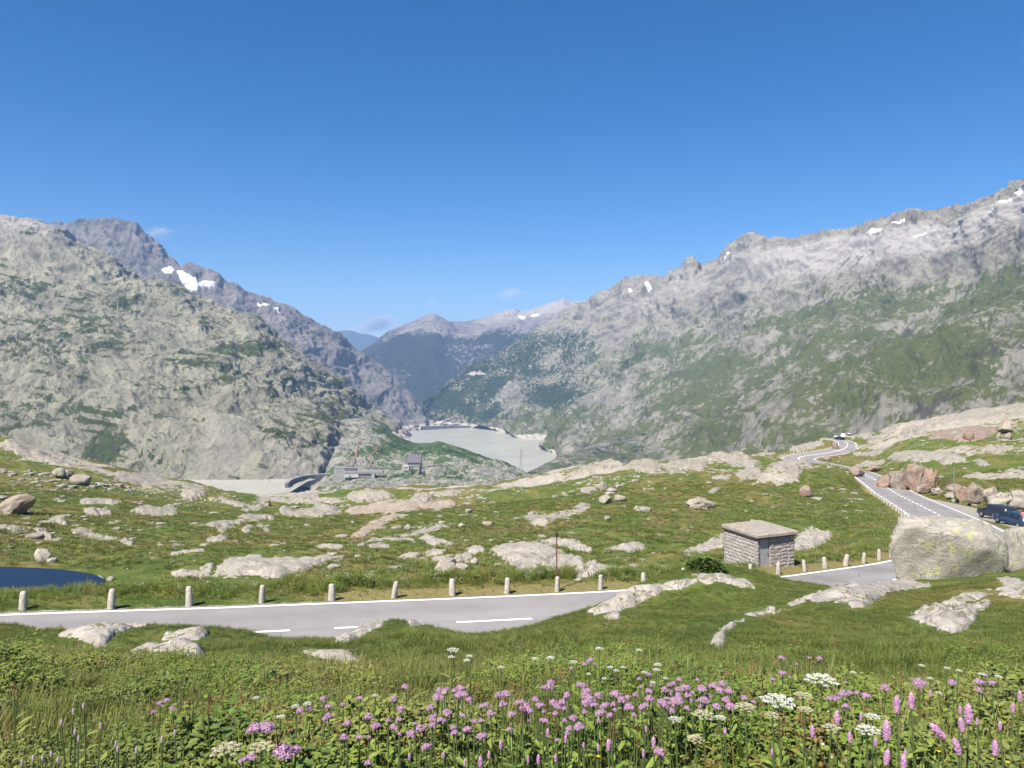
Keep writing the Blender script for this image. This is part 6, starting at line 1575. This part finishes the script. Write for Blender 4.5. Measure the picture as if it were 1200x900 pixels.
def yellow_mesh():
    b = MB()
    for k in range(6):
        a = k * 1.047; b.add([(0, 0, 0), (.35 * math.cos(a - .4), .35 * math.sin(a - .4), .12), (.5 * math.cos(a), .5 * math.sin(a), .2), (.35 * math.cos(a + .4), .35 * math.sin(a + .4), .12)], [(0, 1, 2, 3)])
    b.lathe([(0, .12), (.10, .08), (.12, 0), (0, -.05)], 8)
    return b.mesh('flower_head', M['yellow'])
def sorrel_mesh(seed):
    g = random.Random(seed); P, N = [], []
    for k in range(110):
        z = g.random(); a = g.uniform(0, 6.28); r = .13 * (1 - z * .8) * g.random(); P.append((r * math.cos(a), r * math.sin(a), z)); N.append((math.cos(a), math.sin(a), .3))
    return bits(P, N, .022, seed, .8).mesh('seed_spike', M['sorrel'])
SP = [spike_mesh(k, M['pink']) for k in range(3)]; SF = [spike_mesh(9 + k, M['faded']) for k in range(2)]; CL = [cluster_mesh(k, M['mauve']) for k in range(4)]; UW = [umbel_mesh(k, M['white']) for k in range(3)]; UC = [umbel_mesh(9 + k, M['cream']) for k in range(2)]; YE = [yellow_mesh()]; SO = [sorrel_mesh(k) for k in range(3)]
b = MB(); b.tube([(0, 0, 0), (.01, .008, .5), (0, 0, 1)], [.0045, .0038, .003], 5); STEM = b.mesh('stem', M['stem'])
lv = []
for k in range(3):
    g = random.Random(k + 5); b = MB(); leaf(b, (0, 0, 0), (1, g.uniform(-.2, .2), .7), .15, .035, 0, 0); lv.append(b.mesh('leaf', M['leaf']))
cnt = [0]
def flower(name, heads, px, py, size, hh, label, grp, cat, lean=0.0, unit=1.0, drop=0.0):
    """px, py = middle of the flower in the photo; size in photo pixels; hh = height of the head above the ground"""
    g = random.Random(int(px * 131 + py * 7)); X, Y, Z = cast(px, py, hh, 1.75)
    s = size / FPX * Y * unit; t = tag(empty(name, (X, Y, Z), g.uniform(0, 6.28)), label, cat, grp)
    st = link(bpy.data.objects.new('stem', STEM), t); st.scale = (1, 1, hh)
    hd = link(bpy.data.objects.new(heads[0].name.split('.')[0], heads[cnt[0] % len(heads)]), t); hd.location = (0, 0, hh - drop * s); hd.scale = (s, s, s)
    if lean: hd.rotation_euler = (0, lean, -t.rotation_euler.z); 
    for k in range(2):
        lf = link(bpy.data.objects.new('leaf', lv[(cnt[0] + k) % 3]), t); lf.location = (0, 0, hh * g.uniform(.3, .65)); lf.rotation_euler = (0, 0, g.uniform(0, 6.28)); lf.scale = (g.uniform(.35, .6),) * 3
    cnt[0] += 1
    return t
BIG = [(1051,824,22,0,'upright pink bistort spike, left one of the upper pair at lower right'),(1068,820,21,0,'upright pink bistort spike, right one of the upper pair at lower right'),(981,840,18,0,'pink bistort spike standing alone left of the large spikes'),(1039,854,25,0,'dark pink bistort spike below the upper pair of spikes'),
 (1106,852,26,-.75,'pink bistort spike leaning strongly to the left'),(1135,835,25,0,'thickest pink bistort spike, highest of the group on the right'),(1128,848,19,-.15,'pink bistort spike touching the thickest spike on its lower left'),(1124,873,22,-.3,'pink bistort spike just below the leaning one'),(1166,875,20,0,'slim pink bistort spike standing alone near the right corner'),
 (1038,886,20,.15,'narrow bistort spike low in the grass near the bottom edge'),(1059,892,20,0,'plump pink bistort spike cut by the bottom photo edge'),(996,863,14,0,'small pink bistort spike left of the dark pink one')]
for px, py, s, ln_, l in BIG: flower('bistort', SP, px, py + s / 2, s, .48, l, 'large pink bistort spikes at lower right', 'flower', ln_)
for px, py, s in [(1009,839,10),(1026,869,11),(1172,850,11),(1187,829,12),(1195,815,14),(1061,882,9),(952,856,15),(1125,831,11),(587,872,11),(573,884,10),(563,892,14),(642,858,11),(663,865,10),(651,888,10),(631,889,12),(713,872,14),(701,875,9),(684,873,8),(619,889,9),(715,871,10),(766,869,14),(757,854,8),(754,882,10),(850,856,9),(774,884,12),(1090,812,9),(1145,845,9),(905,880,9),(520,884,9),(480,886,9),(545,893,9)]:
    flower('bistort', SP, px, py + s / 2, s, .34, 'small pink bistort spike among the foreground herbs', 'small pink bistort spikes', 'flower')
for px, py in [(98,827),(86,833),(88,857),(92,865),(60,883),(39,888),(50,887),(68,890),(26,893),(136,871),(138,877),(160,878),(190,866),(205,858),(118,850),(72,846)]:
    flower('bistort', SF, px, py + 4, 8, .36, 'tiny faded bistort spike in the leafy lower left corner', 'faded bistort spikes at lower left', 'flower')
MAUVE = [(475,806),(379,820),(385,829),(385,840),(352,834),(407,849),(421,865),(403,865),(431,895),(462,820),(422,819),(455,845),(462,854),(467,844),(522,810),(515,810),(512,817),(539,807),(542,815),(505,830),(524,837),(507,844),(507,851),(492,855),(482,861),(532,860),(547,856),(432,841),(500,876),(550,821),(565,864),(584,815),(592,815),(570,827),(589,827),(575,837),(607,824),(616,829),(627,821),(649,825),(659,824),(619,835),(639,846),(646,801),(644,807),(684,804),(690,810),(686,815),(691,820),(686,825),(696,827),(685,835),(704,837),(701,816),(722,815),(719,826),(715,839),(737,830),(760,811),(761,820),(757,827),(752,830),(777,825),(795,809),(790,822),(796,822),(666,856),(679,852),(692,775),(685,779),(759,792),(749,796),(796,797),(802,807),(795,815),(807,815),(830,817),(836,805),(844,810),(840,829),(792,825),(775,824),(817,797),(850,821),(872,819),(856,829),(917,790),(960,772),(916,772),(1038,807),(1015,817),(988,814),(996,813),(980,819),(1155,792),(1116,801),(1148,801),(188,825),(195,822),(517,846),(556,846),(600,838),(633,828),(671,842),(709,828),(729,821),(745,815),(784,812),(822,808),(826,822),(812,822),(847,802),(470,832),(440,852)]
_g = random.Random(3); _n = len(MAUVE)
for k in range(95):
    a, c_ = MAUVE[_g.randrange(_n)]; MAUVE.append((a + _g.gauss(0, 9), min(892, c_ + _g.gauss(3, 7))))
for k, (px, py) in enumerate(MAUVE):
    flower('mauve_flower', CL, px, py, (12 if py > 800 else 8.5) * (0.75 + .5 * ((px * 7 + py * 3) % 10) / 10) * (1 if k < _n else .72), .30 + .08 * ((px * 3 + py) % 7) / 7, 'mauve flower head of many small tufts in the foreground meadow', 'mauve flower heads', 'flower', unit=1.0)
for px, py, s, l in [(298,856,22,'left part of a wide mauve cluster above the cream umbel at lower left'),(313,855,24,'right part of a wide mauve cluster above the cream umbel at lower left'),(333,884,30,'largest mauve flower head, low at left beside the cream umbel'),(347,880,16,'small mauve head touching the largest mauve head'),(294,889,16,'mauve head left under the cream umbel at lower left'),(284,892,12,'small mauve head at the bottom left of the cream umbel'),(1077,802,19,'loose pink-mauve head above the upper pair of bistort spikes'),(773,882,15,'pale mauve head low in the middle right foreground')]:
    flower('mauve_flower', CL, px, py, s, .37, l, 'mauve flower heads', 'flower')
for px, py, s, k, l in [(962,797,38,0,'flat white umbel standing highest on a dark stem at right'),(912,822,42,0,'biggest dense white umbel in the right foreground'),(941,815,22,1,'cream umbel right behind the biggest white umbel'),(874,829,26,1,'cream umbel left of the biggest white umbel'),(815,866,22,1,'cream umbel with a mauve head at its left, low in the middle'),(824,838,28,1,'large faded umbel behind the mauve heads'),(791,843,16,0,'small white umbel left of the faded umbel'),(844,841,14,0,'small white umbel right of the faded umbel'),(905,838,18,1,'cream umbel just under the biggest white umbel'),(944,832,20,1,'cream umbel under the dark stem of the highest umbel'),(974,853,22,1,'cream umbel left of the lone bistort spike'),(306,876,32,1,'cream white umbel between the mauve heads at lower left'),(266,878,38,1,'greenish spent umbel with spread rays at lower left'),(1023,840,18,0,'flat white umbel below the small mauve heads at right'),(1017,856,30,0,'long pale umbel seen edge on left of the dark pink spike'),(531,762,15,0,'white umbel, larger of a pair on the slope below the centre dash')]:
    flower('umbel_flower', UC if k else UW, px, py, s, .5 if py > 800 else .4, l, 'white and cream umbels', 'flower')
for px, py, s in [(529,770,9),(550,769,9),(547,774,9),(627,772,9),(645,771,11),(672,776,10),(702,760,10),(587,782,9),(771,779,10),(769,785,10),(755,788,9),(749,762,8),(329,840,11),(360,825,11),(346,828,11),(715,782,8),(722,786,8),(730,782,7),(1000,788,8),(1110,783,8),(1124,786,8),(1080,780,8),(1150,790,9),(1170,793,9),(1090,795,8),(1100,812,8),(690,790,7),(708,795,7),(520,812,7),(440,815,8),(300,818,9),(765,800,8),(780,795,8)]:
    flower('umbel_flower', UW, px, py, s, .36, 'small white umbel scattered among the foreground herbs', 'small white umbels', 'flower')
for px, py, l in [(1100,881,'bright yellow flower below the leaning bistort spike'),(1164,890,'yellow flower under the slim spike near the right corner'),(1011,895,'yellow flower at the bottom edge left of the plump spike'),(1181,894,'tiny yellow flower in the grass of the right corner'),(701,887,'yellow flower low in the middle of the foreground')]:
    flower('yellow_flower', YE, px, py, 6, .33, l, 'yellow flowers', 'flower')
for px, py, s in [(639,832,34),(607,847,26),(721,850,28),(747,862,24),(17,807,16),(227,810,18),(244,825,24),(1056,790,22),(1078,812,16),(238,832,20),(612,836,22),(646,838,26),(716,856,22),(652,850,20),(20,812,14)]:
    flower('sorrel', SO, px, py + s / 2, s, .34, 'rust brown sorrel seed stalk among the foreground herbs', 'rust brown sorrel stalks', 'plant')

# ---------------------------------------------------------------- shrubs
def shrub(px, py, w, h, label, dark, n=260):
    X, Y, Z = cast(px, py); W, H = w / FPX * Y / 2, h / FPX * Y; g = random.Random(int(px)); t = tag(empty('shrub', (X, Y, Z)), label, 'shrub'); b = MB()
    for _ in range(n):
        a = g.uniform(0, 6.28); v = g.random(); r = math.sqrt(1 - v * v) * g.uniform(.6, 1.05); leaf(b, (r * W * math.cos(a), r * W * .8 * math.sin(a), v * H * g.uniform(.7, 1.05)), (math.cos(a), math.sin(a), g.uniform(0, 1)), .17 * g.uniform(.6, 1.2), .05, 0)
    b.build('foliage', M[dark], t); c_ = MB()
    for k in range(5): c_.tube([(0, 0, -.1), (W * .5 * math.cos(k * 1.3), W * .4 * math.sin(k * 1.3), H * .7)], [.03, .012], 5)
    c_.build('stem', M['bark'], t)
shrub(826, 668, 40, 13, 'dark green shrub at the left side of the stone hut', 'leaf_dark', 700)
shrub(985, 589, 28, 10, 'leafy green shrub right of the lone reddish boulder', 'leaf', 200)
shrub(1108, 569, 26, 13, 'bushy green shrub between the road cutting and the grey pole', 'leaf_dark', 260)

# ---------------------------------------------------------------- haze
hz = NT('haze_air')
vol = hz.n('ShaderNodeVolumePrincipled')
vol.inputs['Color'].default_value = (0.36, 0.58, 1.0, 1)
vol.inputs['Density'].default_value = 6.0e-5
vol.inputs['Anisotropy'].default_value = 0.0
hz.t.links.new(vol.outputs[0], hz.out.inputs['Volume'])
hb = MB(); hb.box((0, 9900, 400), (26000, 26000, 1760))
tag(hb.build('haze', hz.mat), kind='stuff')
